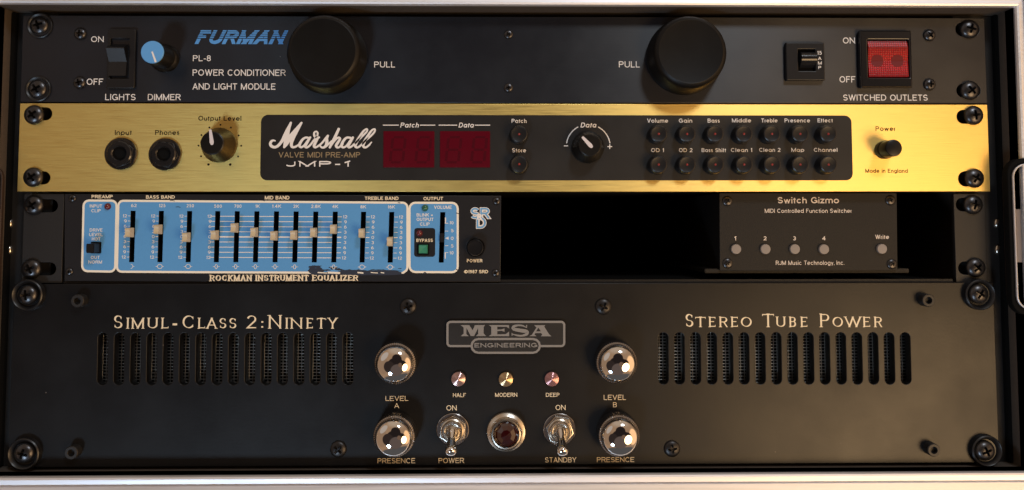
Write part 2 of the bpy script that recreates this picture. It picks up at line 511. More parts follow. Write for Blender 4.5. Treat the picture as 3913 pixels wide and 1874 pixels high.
def ribbon(bm, pts, widths, w, flat0=False, flat1=False, closed=False):
    """A pen stroke: pts in mm (x, z), full width at each point; flat ends are cut level."""
    n = len(pts)
    if n < 2:
        return
    _LIFT[0] = (_LIFT[0] + 1) % 14
    w = w + _LIFT[0] * 0.0025
    Lf, Rt = [], []
    for i in range(n):
        a = Vector(pts[i - 1] if i > 0 else (pts[-2] if closed else pts[0]))
        b = Vector(pts[i + 1] if i < n - 1 else (pts[1] if closed else pts[-1]))
        p = Vector(pts[i])
        d0, d1 = (p - a), (b - p)
        d0 = d0.normalized() if d0.length > 1e-9 else d1.normalized()
        d1 = d1.normalized() if d1.length > 1e-9 else d0
        t = (d0 + d1)
        t = t.normalized() if t.length > 1e-6 else d0
        nrm = Vector((-t.y, t.x))
        k = max(0.45, abs(nrm.dot(Vector((-d1.y, d1.x)))))
        off = nrm * (widths[i] / 2 / k)
        if (i == 0 and flat0) or (i == n - 1 and flat1):
            d = d1 if i == 0 else d0
            if abs(d.y) > 0.3:
                off = Vector((-math.copysign(widths[i] / 2 / abs(d.y), d.y), 0))
        Lf.append(bm.verts.new((p.x + off.x, -w, p.y + off.y)))
        Rt.append(bm.verts.new((p.x - off.x, -w, p.y - off.y)))
    for i in range(n - 1):
        try:
            bm.faces.new((Rt[i], Rt[i + 1], Lf[i + 1], Lf[i]))
        except ValueError:
            pass


def disc(bm, c, r, w, n=12):
    _LIFT[0] = (_LIFT[0] + 1) % 14
    w = w + _LIFT[0] * 0.0025
    bm.faces.new([bm.verts.new((c[0] + r * math.cos(2 * math.pi * i / n), -w, c[1] + r * math.sin(2 * math.pi * i / n))) for i in range(n)])


def poly(bm, pts, w):
    _LIFT[0] = (_LIFT[0] + 1) % 14
    w = w + _LIFT[0] * 0.0025
    vs = [bm.verts.new((p[0], -w, p[1])) for p in pts]
    for t in tessellate_polygon([[Vector((p[0], p[1], 0)) for p in pts]]):
        bm.faces.new([vs[i] for i in t])


def glyph(bm, ch, x0, z0, wd, H, s, w, style, slant):
    """one letter in the box x0..x0+wd, baseline z0, cap height H, stroke s (mm)"""
    strokes = GL[ch][1]
    ends = [p for st in strokes for p in (st[0], st[-1])]

    def mp(p):
        x = x0 + s / 2 + p[0] * max(wd - s, 0)
        y = s / 2 + p[1] * (H - s)
        return x + y * slant, z0 + y
    for st in strokes:
        pts = [mp(p) for p in st]
        f0 = f1 = False
        for k, (e, q) in enumerate(((0, 1), (-1, -2))):
            dx, dy = st[e][0] - st[q][0], st[e][1] - st[q][1]
            if st[e][1] in (0, 1) and abs(dy) > 0.05 and ch not in 'CGSJ0235689.:':
                zz = z0 + (0 if st[e][1] == 0 else H)
                dz = zz - pts[e][1]
                sl = (pts[e][0] - pts[q][0]) / (pts[e][1] - pts[q][1])
                pts[e] = (pts[e][0] + dz * sl, zz)
                if k == 0:
                    f0 = True
                else:
                    f1 = True
            elif abs(dy) < 0.02 and abs(dx) > 0.15 and st[e][0] in (0, 1):
                ext = s / 2 if not (ch in 'BPRDSG' and st[e][0] == 1) else 0
                pts[e] = (pts[e][0] + math.copysign(ext, dx), pts[e][1])
        if style == 'serif':
            wd_ = []
            nib = math.radians(18)
            for i in range(len(pts)):
                a, b = pts[max(i - 1, 0)], pts[min(i + 1, len(pts) - 1)]
                an = math.atan2(b[1] - a[1], b[0] - a[0])
                wd_.append(s * (0.36 + 0.64 * abs(math.sin(an + nib)) ** 1.3))
            ribbon(bm, pts, wd_, w, f0, f1)
            sh = s * 0.34
            for e in (0, -1):
                p = st[e]
                q = st[1 if e == 0 else -2]
                if p[1] in (0, 1) and abs(p[1] - q[1]) > 0.2 and ends.count(p) == 1 and ch not in 'CGSJ0235689.:' and not (ch in 'EFLDBPR' and p[0] != 0):
                    X, Z = pts[e]
                    hl = s * 0.95
                    z_a = Z if p[1] == 0 else Z - sh
                    poly(bm, [(X - hl, z_a), (X + hl, z_a), (X + hl, z_a + sh), (X - hl, z_a + sh)], w)
                if ch in 'EFLDBPRHIMNKTY' and p[1] in (0, 1) and p[0] == 0 and abs(p[1] - q[1]) > 0.2 and ends.count(p) > 1:
                    X, Z = pts[e]
                    hl = s * 0.9
                    z_a = Z if p[1] == 0 else Z - sh
                    poly(bm, [(X - hl, z_a), (X, z_a), (X, z_a + sh), (X - hl, z_a + sh)], w)
                if ch in 'EFLTZCS' and (p[0] in (0, 1) and abs(p[1] - q[1]) < 0.05 and not (ch in 'EFL' and p[0] == 0) or ch in 'CS'):
                    X, Z = pts[e]
                    up = (p[1] < 0.5) == (ch != 'S' and ch != 'C') and p[1] < 0.3
                    tl = s * 0.85
                    if ch in 'CS':
                        lo, hi = Z - tl * 0.8, Z + tl * 0.8
                    elif 0.3 < p[1] < 0.8:
                        lo, hi = Z - tl * .5, Z + tl * .5
                    elif up:
                        lo, hi = Z - s * .3, Z + tl
                    else:
                        lo, hi = Z - tl, Z + s * .3
                    poly(bm, [(X - s * .16, lo), (X + s * .16, lo), (X + s * .16, hi), (X - s * .16, hi)], w)
        else:
            ribbon(bm, pts, [s] * len(pts), w, f0, f1, closed=(st[0] == st[-1] or (abs(st[0][0] - st[-1][0]) < 1e-6 and abs(st[0][1] - st[-1][1]) < 1e-6)))


def text(bm, s, px0, px1, pyt, pyb, w=0.0, wt=0.135, style='sans', slant=0.0, gap=0.13, lift=0.05):
    """Letters fitted between these photograph pixels: left, right, cap top, baseline."""
    x0, z0 = W(px0, pyb, w)
    x1, _ = W(px1, pyb, w)
    H = W((px0 + px1) / 2, pyt, w)[1] - W((px0 + px1) / 2, pyb, w)[1]
    st = wt * H
    raw = [GL[c][0] * H if c not in 'Iil.:' else 0.0 for c in s]
    fixed = [st if GL[c][0] == 0 else 0.0 for c in s]
    gaps = gap * H * (len(s) - 1)
    tot = (x1 - x0) - slant * H
    k = (tot - sum(fixed)) / max(sum(raw) + gaps, 1e-6)
    x = x0
    for c, r, f in zip(s, raw, fixed):
        wd = r * k + f
        glyph(bm, c, x, z0, wd, H, st, w + lift, style, slant)
        x += wd + gap * H * k


def finish(name, bm, parent, mat, label=None):
    bmesh.ops.recalc_face_normals(bm, faces=bm.faces)
    for f in bm.faces:
        if f.normal.y > 0:
            f.normal_flip()
    return part(name, new_mesh(name, bm), parent, mat, label=label)


def word(parent, mat, s, *a, name='lettering', **kw):
    """one printed word or line, a part of its own"""
    bm = bmesh.new()
    text(bm, s, *a, **kw)
    return finish(name, bm, parent, mat)


def smooth_path(pts, k=5):
    """Catmull-Rom through (x, y, width) points"""
    out = []
    n = len(pts)
    for i in range(n - 1):
        p0, p1, p2, p3 = pts[max(i - 1, 0)], pts[i], pts[i + 1], pts[min(i + 2, n - 1)]
        for j in range(k):
            t = j / k
            out.append(tuple(0.5 * (2 * b + (c - a) * t + (2 * a - 5 * b + 4 * c - d) * t * t + (3 * b - a - 3 * c + d) * t ** 3) for a, b, c, d in zip(p0, p1, p2, p3)))
    out.append(pts[-1])
    return out


def brush(bm, pts, w, ox, oy, sc, k=5):
    """a brushed stroke with round ends; points (x, y, width) measured on an enlargement (origin ox, oy, sc px per px)"""
    q = smooth_path(pts, k)
    P = [W(ox + a / sc, oy + b / sc, w) for a, b, _ in q]
    wd = [c / sc * scale_at(w) for _, _, c in q]
    ribbon(bm, P, wd, w + 0.05)
    disc(bm, P[0], wd[0] / 2, w + 0.05)
    disc(bm, P[-1], wd[-1] / 2, w + 0.05)


# ------------------------------------------------------------------ shared fixings
def screw_mesh(name, r, h, cross, rot=0.0):
    """domed head with a Phillips recess cut into it"""
    bm = lathe(bmesh.new(), [(0, -0.4), (r * 0.98, -0.4), (r, 0.0), (r, h * 0.14)] + round_dome(r * 0.99, h * 0.14, h, 9)[1:], 40)
    bmesh.ops.recalc_face_normals(bm, faces=bm.faces)
    me = new_mesh(name, bm, 40)
    cb = bmesh.new()
    a, b = cross, cross * 0.24
    for sx, sz in ((a, b), (b, a)):
        vs = [cb.verts.new((x * k, -w, z * k)) for w, k in ((h * 0.12, 0.45), (h + 0.6, 1.25)) for x, z in ((-sx, -sz), (sx, -sz), (sx, sz), (-sx, sz))]
        for f in ((0, 1, 2, 3), (7, 6, 5, 4), (0, 4, 5, 1), (1, 5, 6, 2), (2, 6, 7, 3), (3, 7, 4, 0)):
            cb.faces.new([vs[i] for i in f])
    bmesh.ops.recalc_face_normals(cb, faces=cb.faces)
    cm = new_mesh('cutter', cb)
    o = bpy.data.objects.new('tmp', me); c = bpy.data.objects.new('tmp2', cm)
    COL.objects.link(o); COL.objects.link(c)
    md = o.modifiers.new('cut', 'BOOLEAN'); md.operation = 'DIFFERENCE'; md.object = c; md.solver = 'EXACT'; md.use_self = True
    dg = bpy.context.evaluated_depsgraph_get()
    res = bpy.data.meshes.new_from_object(o.evaluated_get(dg))
    bpy.data.objects.remove(o); bpy.data.objects.remove(c)
    res.name = name
    res.polygons.foreach_set('use_smooth', [True] * len(res.polygons))
    try:
        res.set_sharp_from_angle(angle=math.radians(35))
    except Exception:
        pass
    return res


ME_RACKSCREW = screw_mesh('rack_screw', 4.9, 2.9, 2.5)
ME_RACKSCREW.materials.append(M_SCREW)
ME_PANSCREW = screw_mesh('panel_screw', 4.0, 1.7, 2.5)
ME_PANSCREW.materials.append(M_SCREWD)
ME_SMALLSCREW = screw_mesh('small_screw', 3.1, 1.9, 1.9)
ME_SMALLSCREW.materials.append(M_SCREW)
ME_TINYSCREW = screw_mesh('tiny_screw', 1.9, 1.0, 1.0)
ME_TINYSCREW.materials.append(M_SCREW)
ME_CUP = lathe_mesh('cup_washer', [(4.6, 0.6), (5.4, 0.7), (6.4, 2.6), (7.0, 3.0), (7.5, 2.6), (7.7, 0.0), (4.6, 0.0)], 56, 40)
ME_CUP.materials.append(M_PLAST)


def fix(name, me, parent, px, py, w=0.0, rot=None, h=0.0):
    return part(name, me, parent, None, at=P3(px, py, w), rot=RND.uniform(-0.8, 0.8) if rot is None else rot)


def slot_outline(px0, px1, py0, py1, w=0.0):
    return prect(px0, px1, py0, py1, (py1 - py0) / 2, w)


# ================================================================== flight case
LIP = 9.0
lx0, lx1 = W(-50, 900, LIP)[0], W(3908, 900, LIP)[0]
lz1, lz0 = W(1956, 23, LIP)[1], W(1956, 1812, LIP)[1]
case = thing('flight_case', 'open black rack case with aluminium edging that holds all the rack units', 'rack case', (0.0, 0.30, lz0 * MM))
DEEP = -300.0
part('top_wall', box_mesh('top_wall', lx0 - 6, lx1 + 6, lz1, lz1 + 6, DEEP, LIP - 1), case, M_WALL)
part('bottom_wall', box_mesh('bottom_wall', lx0 - 6, lx1 + 6, lz0 - 6, lz0, DEEP, LIP - 1), case, M_WALL)
part('side_wall', box_mesh('side_wall', lx0 - 6, lx0, lz0, lz1, DEEP, LIP - 1), case, M_WALL)
part('side_wall', box_mesh('side_wall', lx1, lx1 + 6, lz0, lz1, DEEP, LIP - 1), case, M_WALL)
part('back_wall', box_mesh('back_wall', lx0, lx1, lz0, lz1, DEEP - 6, DEEP), case, M_VOID)
for sgn, xx in ((-1, lx0), (1, lx1)):
    xs = sorted((xx, xx - sgn * 2.0))
    rail = part('rack_rail', box_mesh('rack_rail', xs[0], xs[1], lz0 + .3, lz1 - .3, -42, -4.5, 0.4), case, M_VOID)
    xs = sorted((xx - sgn * 2.05, xx - sgn * 22))
    part('rail_flange', box_mesh('rail_flange', xs[0], xs[1], lz0 + .3, lz1 - .3, -9.5, -7.5), rail, M_EAR)
    for px, py in (((36, 855), (34, 956.5)) if sgn < 0 else ((3809, 854), (3812, 954.7))):
        bm = lathe(bmesh.new(), [(2.55, 0.0)] + round_dome(2.45, 0.3, 1.5, 6), 24)
        bmesh.ops.recalc_face_normals(bm, faces=bm.faces)
        at = P3(px, py, -7.5)
        o = part('rivet', new_mesh('rivet', bm, 40), rail, M_NICKEL, at=at)
        o.scale = (0.74, 1, 1)
        sl = part('rivet_slot', box_mesh('rivet_slot', -0.28, 0.28, -1.9, 1.9, 1.0, 1.62), rail, M_SCREWD, at=at)
        sl.rotation_euler = (0, 0.25 * sgn, 0)


# extrusion profiles: ribs that run along the rail (outward offset from the opening, w)
PROF = [(0.0, 1.0), (0.0, LIP + 0.0), (0.5, LIP + 1.0), (1.4, LIP + 1.3), (1.6, LIP + 0.6), (3.9, LIP + 0.35), (4.1, LIP - 0.6), (4.5, LIP - 0.6), (4.7, LIP + 1.6),
        (8.2, LIP + 2.4), (8.5, LIP + 1.9), (8.8, LIP + 1.9), (9.1, LIP + 2.5), (14.0, LIP + 2.9), (18.0, LIP + 2.0), (19.0, LIP - 2.0), (19.0, 1.0), (6.02, 1.0)]


def rail_mesh(side):
    bm = bmesh.new()
    A, B = [], []
    for off, w in PROF:
        if side == 'top':
            a, b = (lx0 - off, lz1 + off), (lx1 + off, lz1 + off)
        elif side == 'bottom':
            a, b = (lx0 - off, lz0 - off), (lx1 + off, lz0 - off)
        elif side == 'right':
            a, b = (lx1 + off, lz0 - off), (lx1 + off, lz1 + off)
        else:
            a, b = (lx0 - off, lz0 - off), (lx0 - off, lz1 + off)
        A.append(bm.verts.new((a[0], -w, a[1]))); B.append(bm.verts.new((b[0], -w, b[1])))
    for i in range(len(PROF) - 1):
        bm.faces.new((A[i], A[i + 1], B[i + 1], B[i]))
    bmesh.ops.recalc_face_normals(bm, faces=bm.faces)
    return new_mesh('edge_rail', bm)


for sd in ('top', 'bottom', 'right', 'left'):
    part('edge_rail', rail_mesh(sd), case, M_ALU)

# latch dishes let into both side walls
for mir in (False, True):
    def mx(a, b):
        return (3846 - b, 3846 - a) if mir else (a, b)
    y_end = 60 if mir else 0
    dish = prect(*mx(3871, 4010), 627, 1183 + y_end, 52, LIP + 2)
    dish_in = prect(*mx(3877, 4004), 633, 1177 + y_end, 46, LIP + 2)
    dish_sur = prect(*((-230, -24) if mir else (3853, 4030)), 606, 1204 + y_end, 60, LIP + 1)
    latch = part('latch_dish', curve_mesh('latch_dish', [dish_sur, dish_in], LIP - 2.5, LIP + 2.2, 0.5), case, M_VOID)
    part('dish_rim', curve_mesh('dish_rim', [dish, dish_in], LIP + 2.25, LIP + 3.6, 0.4), latch, M_ALU)
    part('dish_floor', curve_mesh('dish_floor', [prect(*mx(3874, 4006), 630, 1180 + y_end, 48, LIP)], LIP - 8, LIP - 6, 0.2), latch, M_BROWNP)
    ga, gb = W(mx(3872, 3990)[1 if mir else 0], 800, LIP), W(3990, 1003, LIP)
    sg = -1 if mir else 1
    bm = bmesh.new()
    n = 20
    ra, rb = [], []
    for i in range(n):
        a = 2 * math.pi * i / n
        for lst, zz in ((ra, ga[1]), (rb, gb[1])):
            lst.append(bm.verts.new((ga[0] + sg * 7.2 + 7 * math.cos(a), -(LIP - 5.8) - 5.5 * math.sin(a), zz)))
    for i in range(n):
        bm.faces.new((ra[i], ra[(i + 1) % n], rb[(i + 1) % n], rb[i]))
    bm.faces.new(ra); bm.faces.new(rb[::-1])
    bmesh.ops.recalc_face_normals(bm, faces=bm.faces)
    part('latch_bar', new_mesh('latch_bar', bm, 40), latch, M_GRIP)

# ================================================================== power conditioner
pc = thing('power_conditioner', 'thin black power conditioner with two big round pull knobs, topmost unit in the rack', 'power conditioner', (0.0, 0.0, 0.0222))
ZT, ZB = 44.05, 0.55
PX0, PX1 = -241.3, 241.3
holes = [slot_outline(112, 200, 74, 124), slot_outline(106, 194, 318, 368), slot_outline(3652, 3742, 88, 138), slot_outline(3656, 3746, 322, 372)]
part('panel', curve_mesh('panel', [rrect(PX0, PX1, ZB, ZT)] + holes, -3.0, 0.0, 0.25), pc, M_ANOD)
part('chassis', box_mesh('chassis', -222, 222, ZB + 1, ZT - 1, -120, -3.3), pc, M_VOID)
for px, py in ((153, 99), (146, 342), (3702, 113), (3704, 347)):
    s_ = fix('rack_screw', ME_RACKSCREW, pc, px, py, -1.2 if px < 1000 else 0)
    if px < 1000:
        o = part('washer', ME_CUP, s_, None, at=P3(px + 2, py + 3, -.6)); o.scale = (.84, .5, .84)
for px, py in ((308, 130), (305, 317), (3550, 136), (3551, 324)):
    fix('panel_screw', ME_SMALLSCREW, pc, px, py)
for px, py in ((1943, 132), (1943, 336)):
    o = fix('panel_screw', ME_TINYSCREW, pc, px, py); o.scale = (1.2, 1, 1.2)

for a in (('ON', 348, 396, 139.5, 161.5), ('OFF', 331, 394, 301, 325), ('LIGHTS', 402, 518, 360, 383.5), ('DIMMER', 565, 690, 360, 383.5), ('PL-8', 737, 805.5, 212, 234.5),
          ('POWER CONDITIONER', 736, 1091, 266, 290), ('AND LIGHT MODULE', 736, 1052.5, 319, 343), ('PULL', 1430, 1509.5, 236, 258.5), ('PULL', 2365, 2445, 235, 258.5),
          ('ON', 3221, 3267, 144, 167), ('OFF', 3208, 3268.5, 292, 316), ('SWITCHED OUTLETS', 3222, 3545, 362, 385)):
    word(pc, M_WHITE, *a)

# striped italic logo
bm = bmesh.new()
text(bm, 'FURMAN', 744, 1101, 116, 169, wt=0.245, slant=0.46, gap=0.10)
zt, zb = W(920, 116)[1], W(920, 169)[1]
for k in range(4):
    yc = zt - (zt - zb) * (0.13 + 0.155 * k)
    th = 0.13 + 0.02 * k
    for zz in (yc + th, yc - th):
        bmesh.ops.bisect_plane(bm, geom=bm.verts[:] + bm.edges[:] + bm.faces[:], plane_co=(0, 0, zz), plane_no=(0, 0, 1))
    bmesh.ops.delete(bm, geom=[f for f in bm.faces if abs(f.calc_center_median().z - yc) < th], context='FACES')
finish('logo', bm, pc, M_BLUE)

# light rocker switch
bez = part('light_switch', curve_mesh('light_switch', [prect(410, 517, 111, 339, 8, 1.2), prect(421, 494, 148, 302, 0, 1.2)], 0.0, 1.6, 0.4), pc, M_PLAST)
x0, zc = W(421, 148)[0] + .35, 0
x1 = W(494, 148)[0] - .35
za, zm, zb_ = W(450, 150)[1], W(450, 230)[1], W(450, 300)[1]
part('rocker', profile_prism('rocker', x0, x1, [(za - 1.2, -2.5), (W(450, 184, 5)[1] + .5, 4.6), (W(450, 185, 5)[1], 5.0), (W(450, 236, 2)[1], 1.5), (zb_ + .9, 2.3), (zb_ + .6, -2.5)]), bez, M_PLAST)
bmx = box_bm(bmesh.new(), x0 - .3, x1 + .3, zb_ - .3, za + .3, -2.9, -2.6)
part('recess', new_mesh('recess', bmx), bez, M_VOID)

# dimmer knob
at = P3(632, 225)
kn = part('dimmer_knob', lathe_mesh('dimmer_knob', [(0, 0), (7.0, 0), (7.0, 1.6), (6.5, 2.4), (5.9, 3.0), (5.75, 14.6), (5.5, 15.2), (0, 15.2)], 48), pc, M_KNOB, at=at)
part('cap', lathe_mesh('cap', [(0, 15.21), (5.45, 15.21), (5.45, 15.7), (5.2, 16.0), (0, 16.0)], 48), kn, M_BLUECAP, at=at)
bm = bmesh.new()
ribbon(bm, [(0.0, 0.2), (1.9, -4.9)], [0.75, 0.95], 16.06)
for v in bm.verts:
    v.co += Vector((at.x, 0, at.z)) / MM
finish('pointer', bm, kn, M_WHITE)

# two pull knobs
pk = part('pull_knob', lathe_mesh('pull_knob', [(0, 0), (18.7, 0), (19.1, 0.5), (19.1, 3.5), (18.8, 4.2), (17.9, 12.6), (17.4, 13.7), (16.6, 14.6), (15.6, 15.1), (15.2, 15.0), (0, 15.0)], 96, 25), pc, M_PULL, at=P3(1258, 219))
copy_part(pk, pc, P3(2614, 221))

# breaker
bk = part('circuit_breaker', curve_mesh('circuit_breaker', [prect(3003, 3150, 163, 309, 4, 2), prect(3049, 3115, 190, 272, 3, 2)], 0, 2.6, 0.5), pc, M_PLAST)
a0, a1 = W(3053, 230)[0], W(3111, 230)[0]
zt_, zb_ = W(3080, 196)[1], W(3080, 266)[1]
zc_ = (zt_ + zb_) / 2
hh = (zt_ - zb_) / 2
part('breaker_toggle', profile_prism('breaker_toggle', a0, a1, [(zt_, -0.5)] + [(zc_ + .6 + hh * .72 * math.cos(t * math.pi / 10), 1.0 + hh * 0.72 * math.sin(t * math.pi / 10)) for t in range(1, 10)] + [(zb_ + 1.2, 1.5), (zb_ + .4, -0.5)], 40), bk, M_GLOSS)
part('recess', box_mesh('recess', a0 - .6, a1 + .6, zb_ - .6, zt_ + .8, 0.05, 0.2), bk, M_VOID)
bm = bmesh.new()
for a in (('15', 3123, 3140, 196, 210), ('A', 3126, 3139, 218, 230), ('M', 3126, 3140, 235.5, 247.5), ('P', 3127, 3138, 253, 265)):
    text(bm, *a, w=2.6, wt=0.16)
finish('rating_marking', bm, bk, M_WHITE)

# red mains switch
rs = part('mains_switch', curve_mesh('mains_switch', [prect(3284, 3482, 118, 338, 5, 2), prect(3314, 3472, 154, 298, 3, 2)], 0, 3.0, 0.7), pc, M_GLOSS)
b0, b1 = W(3316, 230, 2)[0], W(3466, 230, 2)[0]
zt_, zq, zm_, zb_ = W(3390, 157, 2)[1], W(3390, 180, 3.4)[1], W(3390, 234, 2.4)[1], W(3390, 297, 2)[1]
lens = part('red_rocker', profile_prism('red_rocker', b0, b1, [(zt_, 0.4), (zt_ - .2, 2.2), (zq, 3.3), (zm_ + .12, 2.75), (zm_, 2.62), (zb_ + .3, 3.3), (zb_, 0.4)]), rs, M_RED)
for px in (3353, 3430):
    x_, z_ = W(px, 235, 3)
    bm = bmesh.new()
    nn = 40
    for half in (1, -1):
        vs = []
        for i in range(nn // 2 + 1):
            a = math.pi * i / (nn // 2)
            rr = 3.1 + (0.28 if i % 2 else -0.1)
            z2 = rr * math.sin(a) * half
            wv = 2.75 + 0.03 + (z2 / (zq - zm_) * .55 if half > 0 else -z2 / (zm_ - zb_) * 0.68 - .13)
            vs.append(bm.verts.new((x_ + rr * math.cos(a), -wv, zm_ + z2)))
        bm.faces.new(vs if half > 0 else vs[::-1])
    finish('lens_mark', bm, lens, M_REDD)

# ================================================================== gold preamp
pa = thing('valve_preamp', 'gold brushed metal preamp with a black control strip and dark red displays', 'preamp', (0.0, 0.0, -0.0219))
holes = [slot_outline(100, 199, 411, 460), slot_outline(96, 192, 656, 705), slot_outline(3656, 3754, 421, 473), slot_outline(3662, 3757, 655, 713)]
part('panel', curve_mesh('panel', [rrect(PX0, PX1, -43.8, 0)] + holes, -3.0, 0.0, 0.2), pa, M_BRASS)
part('chassis', box_mesh('chassis', -222, 222, -42.8, -1, -120, -3.3), pa, M_VOID)
for px, py in ((132, 440), (129, 678), (3718, 442), (3721, 682)):
    fix('rack_screw', ME_RACKSCREW, pa, px, py)
part('control_strip', curve_mesh('control_strip', [prect(996, 3256, 441, 690, 27)], 0.02, 0.12, 0.0), pa, M_INSET)
SW = 0.12
for a in (('Input', 439, 503, 498, 516.5), ('Phones', 593, 685, 498, 516.5), ('Output Level', 758, 922, 443.5, 462), ('Power', 3346, 3422, 483.5, 501)):
    word(pa, M_DARKPR, *a, wt=0.165)
word(pa, M_DARKPR, 'Made in England', 3307, 3469, 646, 661, wt=0.16)
bm = bmesh.new()
oc = W(841, 557)
for i, (a, b) in enumerate(((842.5, 477.7), (800, 488), (882.5, 488), (770, 517), (912, 518.5), (758.5, 557.4), (922, 558), (768, 598), (910, 598.5), (796.5, 629.3), (880, 629.7))):
    disc(bm, W(a, b), 0.62 if i > 8 else 0.46, 0.05)
finish('dial_marking', bm, pa, M_DARKPR)

bm = bmesh.new()
for st in (
        [(245, 492, 28), (205, 482, 42), (162, 500, 55), (137, 550, 64), (152, 600, 66), (200, 630, 60), (255, 630, 58), (320, 590, 64), (400, 490, 70), (460, 370, 78), (520, 245, 74), (565, 155, 62), (594, 88, 52)],
        [(594, 88, 50), (545, 230, 72), (505, 390, 95), (470, 520, 72), (443, 636, 46)],
        [(443, 636, 46), (500, 560, 72), (565, 430, 100), (650, 320, 88), (745, 200, 68), (833, 88, 48)],
        [(833, 88, 48), (760, 220, 60), (680, 360, 76), (622, 480, 78), (606, 560, 70), (615, 618, 60), (650, 634, 52), (700, 622, 48), (770, 580, 44)],
        [(990, 425, 45), (920, 420, 48), (850, 470, 56), (795, 560, 64), (790, 610, 56), (825, 634, 48), (885, 602, 46), (950, 520, 48), (1025, 418, 52)],
        [(1025, 418, 50), (975, 500, 58), (925, 590, 62), (925, 630, 54), (970, 632, 48), (1040, 572, 46), (1100, 490, 46)],
        [(1090, 505, 46), (1160, 420, 48), (1193, 350, 40), (1188, 302, 38), (1155, 282, 36), (1118, 310, 42), (1118, 370, 50), (1150, 408, 52), (1228, 414, 42)],
        [(1228, 414, 42), (1190, 440, 55), (1130, 560, 66), (1113, 610, 60), (1140, 636, 50), (1200, 612, 46), (1290, 540, 44), (1370, 440, 50), (1423, 380, 54)],
        [(1423, 380, 54), (1400, 430, 60), (1400, 500, 70), (1388, 580, 66), (1340, 634, 54), (1290, 640, 46), (1255, 612, 40)],
        [(1310, 640, 40), (1375, 620, 46), (1440, 560, 44), (1520, 490, 42)],
        [(1665, 228, 58), (1600, 370, 64), (1540, 490, 64), (1466, 638, 52)],
        [(1480, 610, 48), (1560, 500, 48), (1630, 430, 50), (1682, 424, 48), (1690, 460, 54), (1640, 540, 62), (1608, 600, 62), (1630, 638, 50), (1680, 630, 46), (1755, 560, 44)],
        [(1930, 425, 48), (1850, 420, 50), (1780, 480, 58), (1732, 570, 64), (1735, 620, 56), (1775, 638, 46), (1840, 602, 46), (1910, 510, 50), (1982, 418, 52)],
        [(1982, 418, 52), (1930, 510, 60), (1880, 600, 62), (1890, 636, 50), (1940, 625, 46), (2010, 570, 44)],
        [(1990, 590, 44), (2100, 480, 44), (2210, 370, 44), (2288, 290, 42), (2306, 242, 38), (2285, 228, 38), (2225, 268, 46), (2140, 390, 58), (2060, 530, 66), (2036, 600, 62), (2060, 636, 50), (2110, 630, 46), (2170, 582, 44)],
        [(2170, 582, 44), (2270, 480, 44), (2380, 385, 44), (2458, 300, 42), (2478, 248, 38), (2455, 228, 38), (2395, 268, 46), (2310, 390, 58), (2235, 520, 66), (2212, 590, 62), (2235, 636, 50), (2290, 630, 46), (2350, 580, 42), (2398, 522, 26)]):
    brush(bm, st, SW, 1010, 455, 5.8545)
finish('script_logo', bm, pa, M_WHITE)

bm = bmesh.new()
text(bm, 'VALVE MIDI PRE-AMP', 1065, 1376, 582, 602.5, w=SW, wt=0.14)
finish('gold_lettering', bm, pa, M_GOLDPR)
word(pa, M_WHITE, 'JMP-1', 1093, 1334, 616, 637.5, w=SW, wt=0.22, gap=0.2)
for a in (('Patch', 1529, 1603, 469.5, 488, .22), ('Data', 1752, 1813, 469.5, 488, .22), ('Data', 2218, 2281, 469, 488, .22), ('Patch', 1955, 2012, 455, 470.5, 0), ('Store', 1957, 2010, 567, 583, 0),
          ('Volume', 2473, 2553, 454, 469.5, 0), ('Gain', 2594, 2645, 454, 469.5, 0), ('Bass', 2704, 2750, 454, 469.5, 0), ('Middle', 2797, 2870, 453.5, 468.5, 0), ('Treble', 2909, 2971, 453.5, 468.5, 0),
          ('Presence', 2998, 3095, 453.5, 468.5, 0), ('Effect', 3124, 3182, 453.5, 468.5, 0), ('OD 1', 2488, 2537, 567, 582, 0), ('OD 2', 2594, 2646, 567, 582, 0), ('Bass Shift', 2681, 2774, 567, 582, 0),
          ('Clean 1', 2793, 2874, 566.5, 581.5, 0), ('Clean 2', 2901, 2982, 566, 581, 0), ('Map', 3024, 3073, 566, 581, 0), ('Channel', 3110, 3200, 566, 581, 0)):
    word(pa, M_WHITE, *a[:5], w=SW, wt=0.17, slant=a[5])
bm = bmesh.new()
for x0_, x1_ in ((1463, 1524), (1605, 1663.5), (1676, 1747), (1815, 1873)):
    ribbon(bm, [W(x0_, 479, SW), W(x1_, 479, SW)], [.42, .42], SW + .05)
dc = W(2248, 560, SW)
for a0, a1 in ((172, 117), (63, 8)):
    P = [(dc[0] + 10.9 * math.cos(math.radians(a0 + (a1 - a0) * i / 12)), dc[1] + 10.9 * math.sin(math.radians(a0 + (a1 - a0) * i / 12))) for i in range(13)]
    ribbon(bm, P, [.5] * 13, SW + .05)
ribbon(bm, [W(2155, 558, SW), W(2171, 558, SW)], [.45, .45], SW + .05)
ribbon(bm, [W(2321, 561, SW), W(2339, 561, SW)], [.45, .45], SW + .05)
ribbon(bm, [W(2330, 552, SW), W(2330, 570, SW)], [.45, .45], SW + .05)
finish('line_marking', bm, pa, M_WHITE)

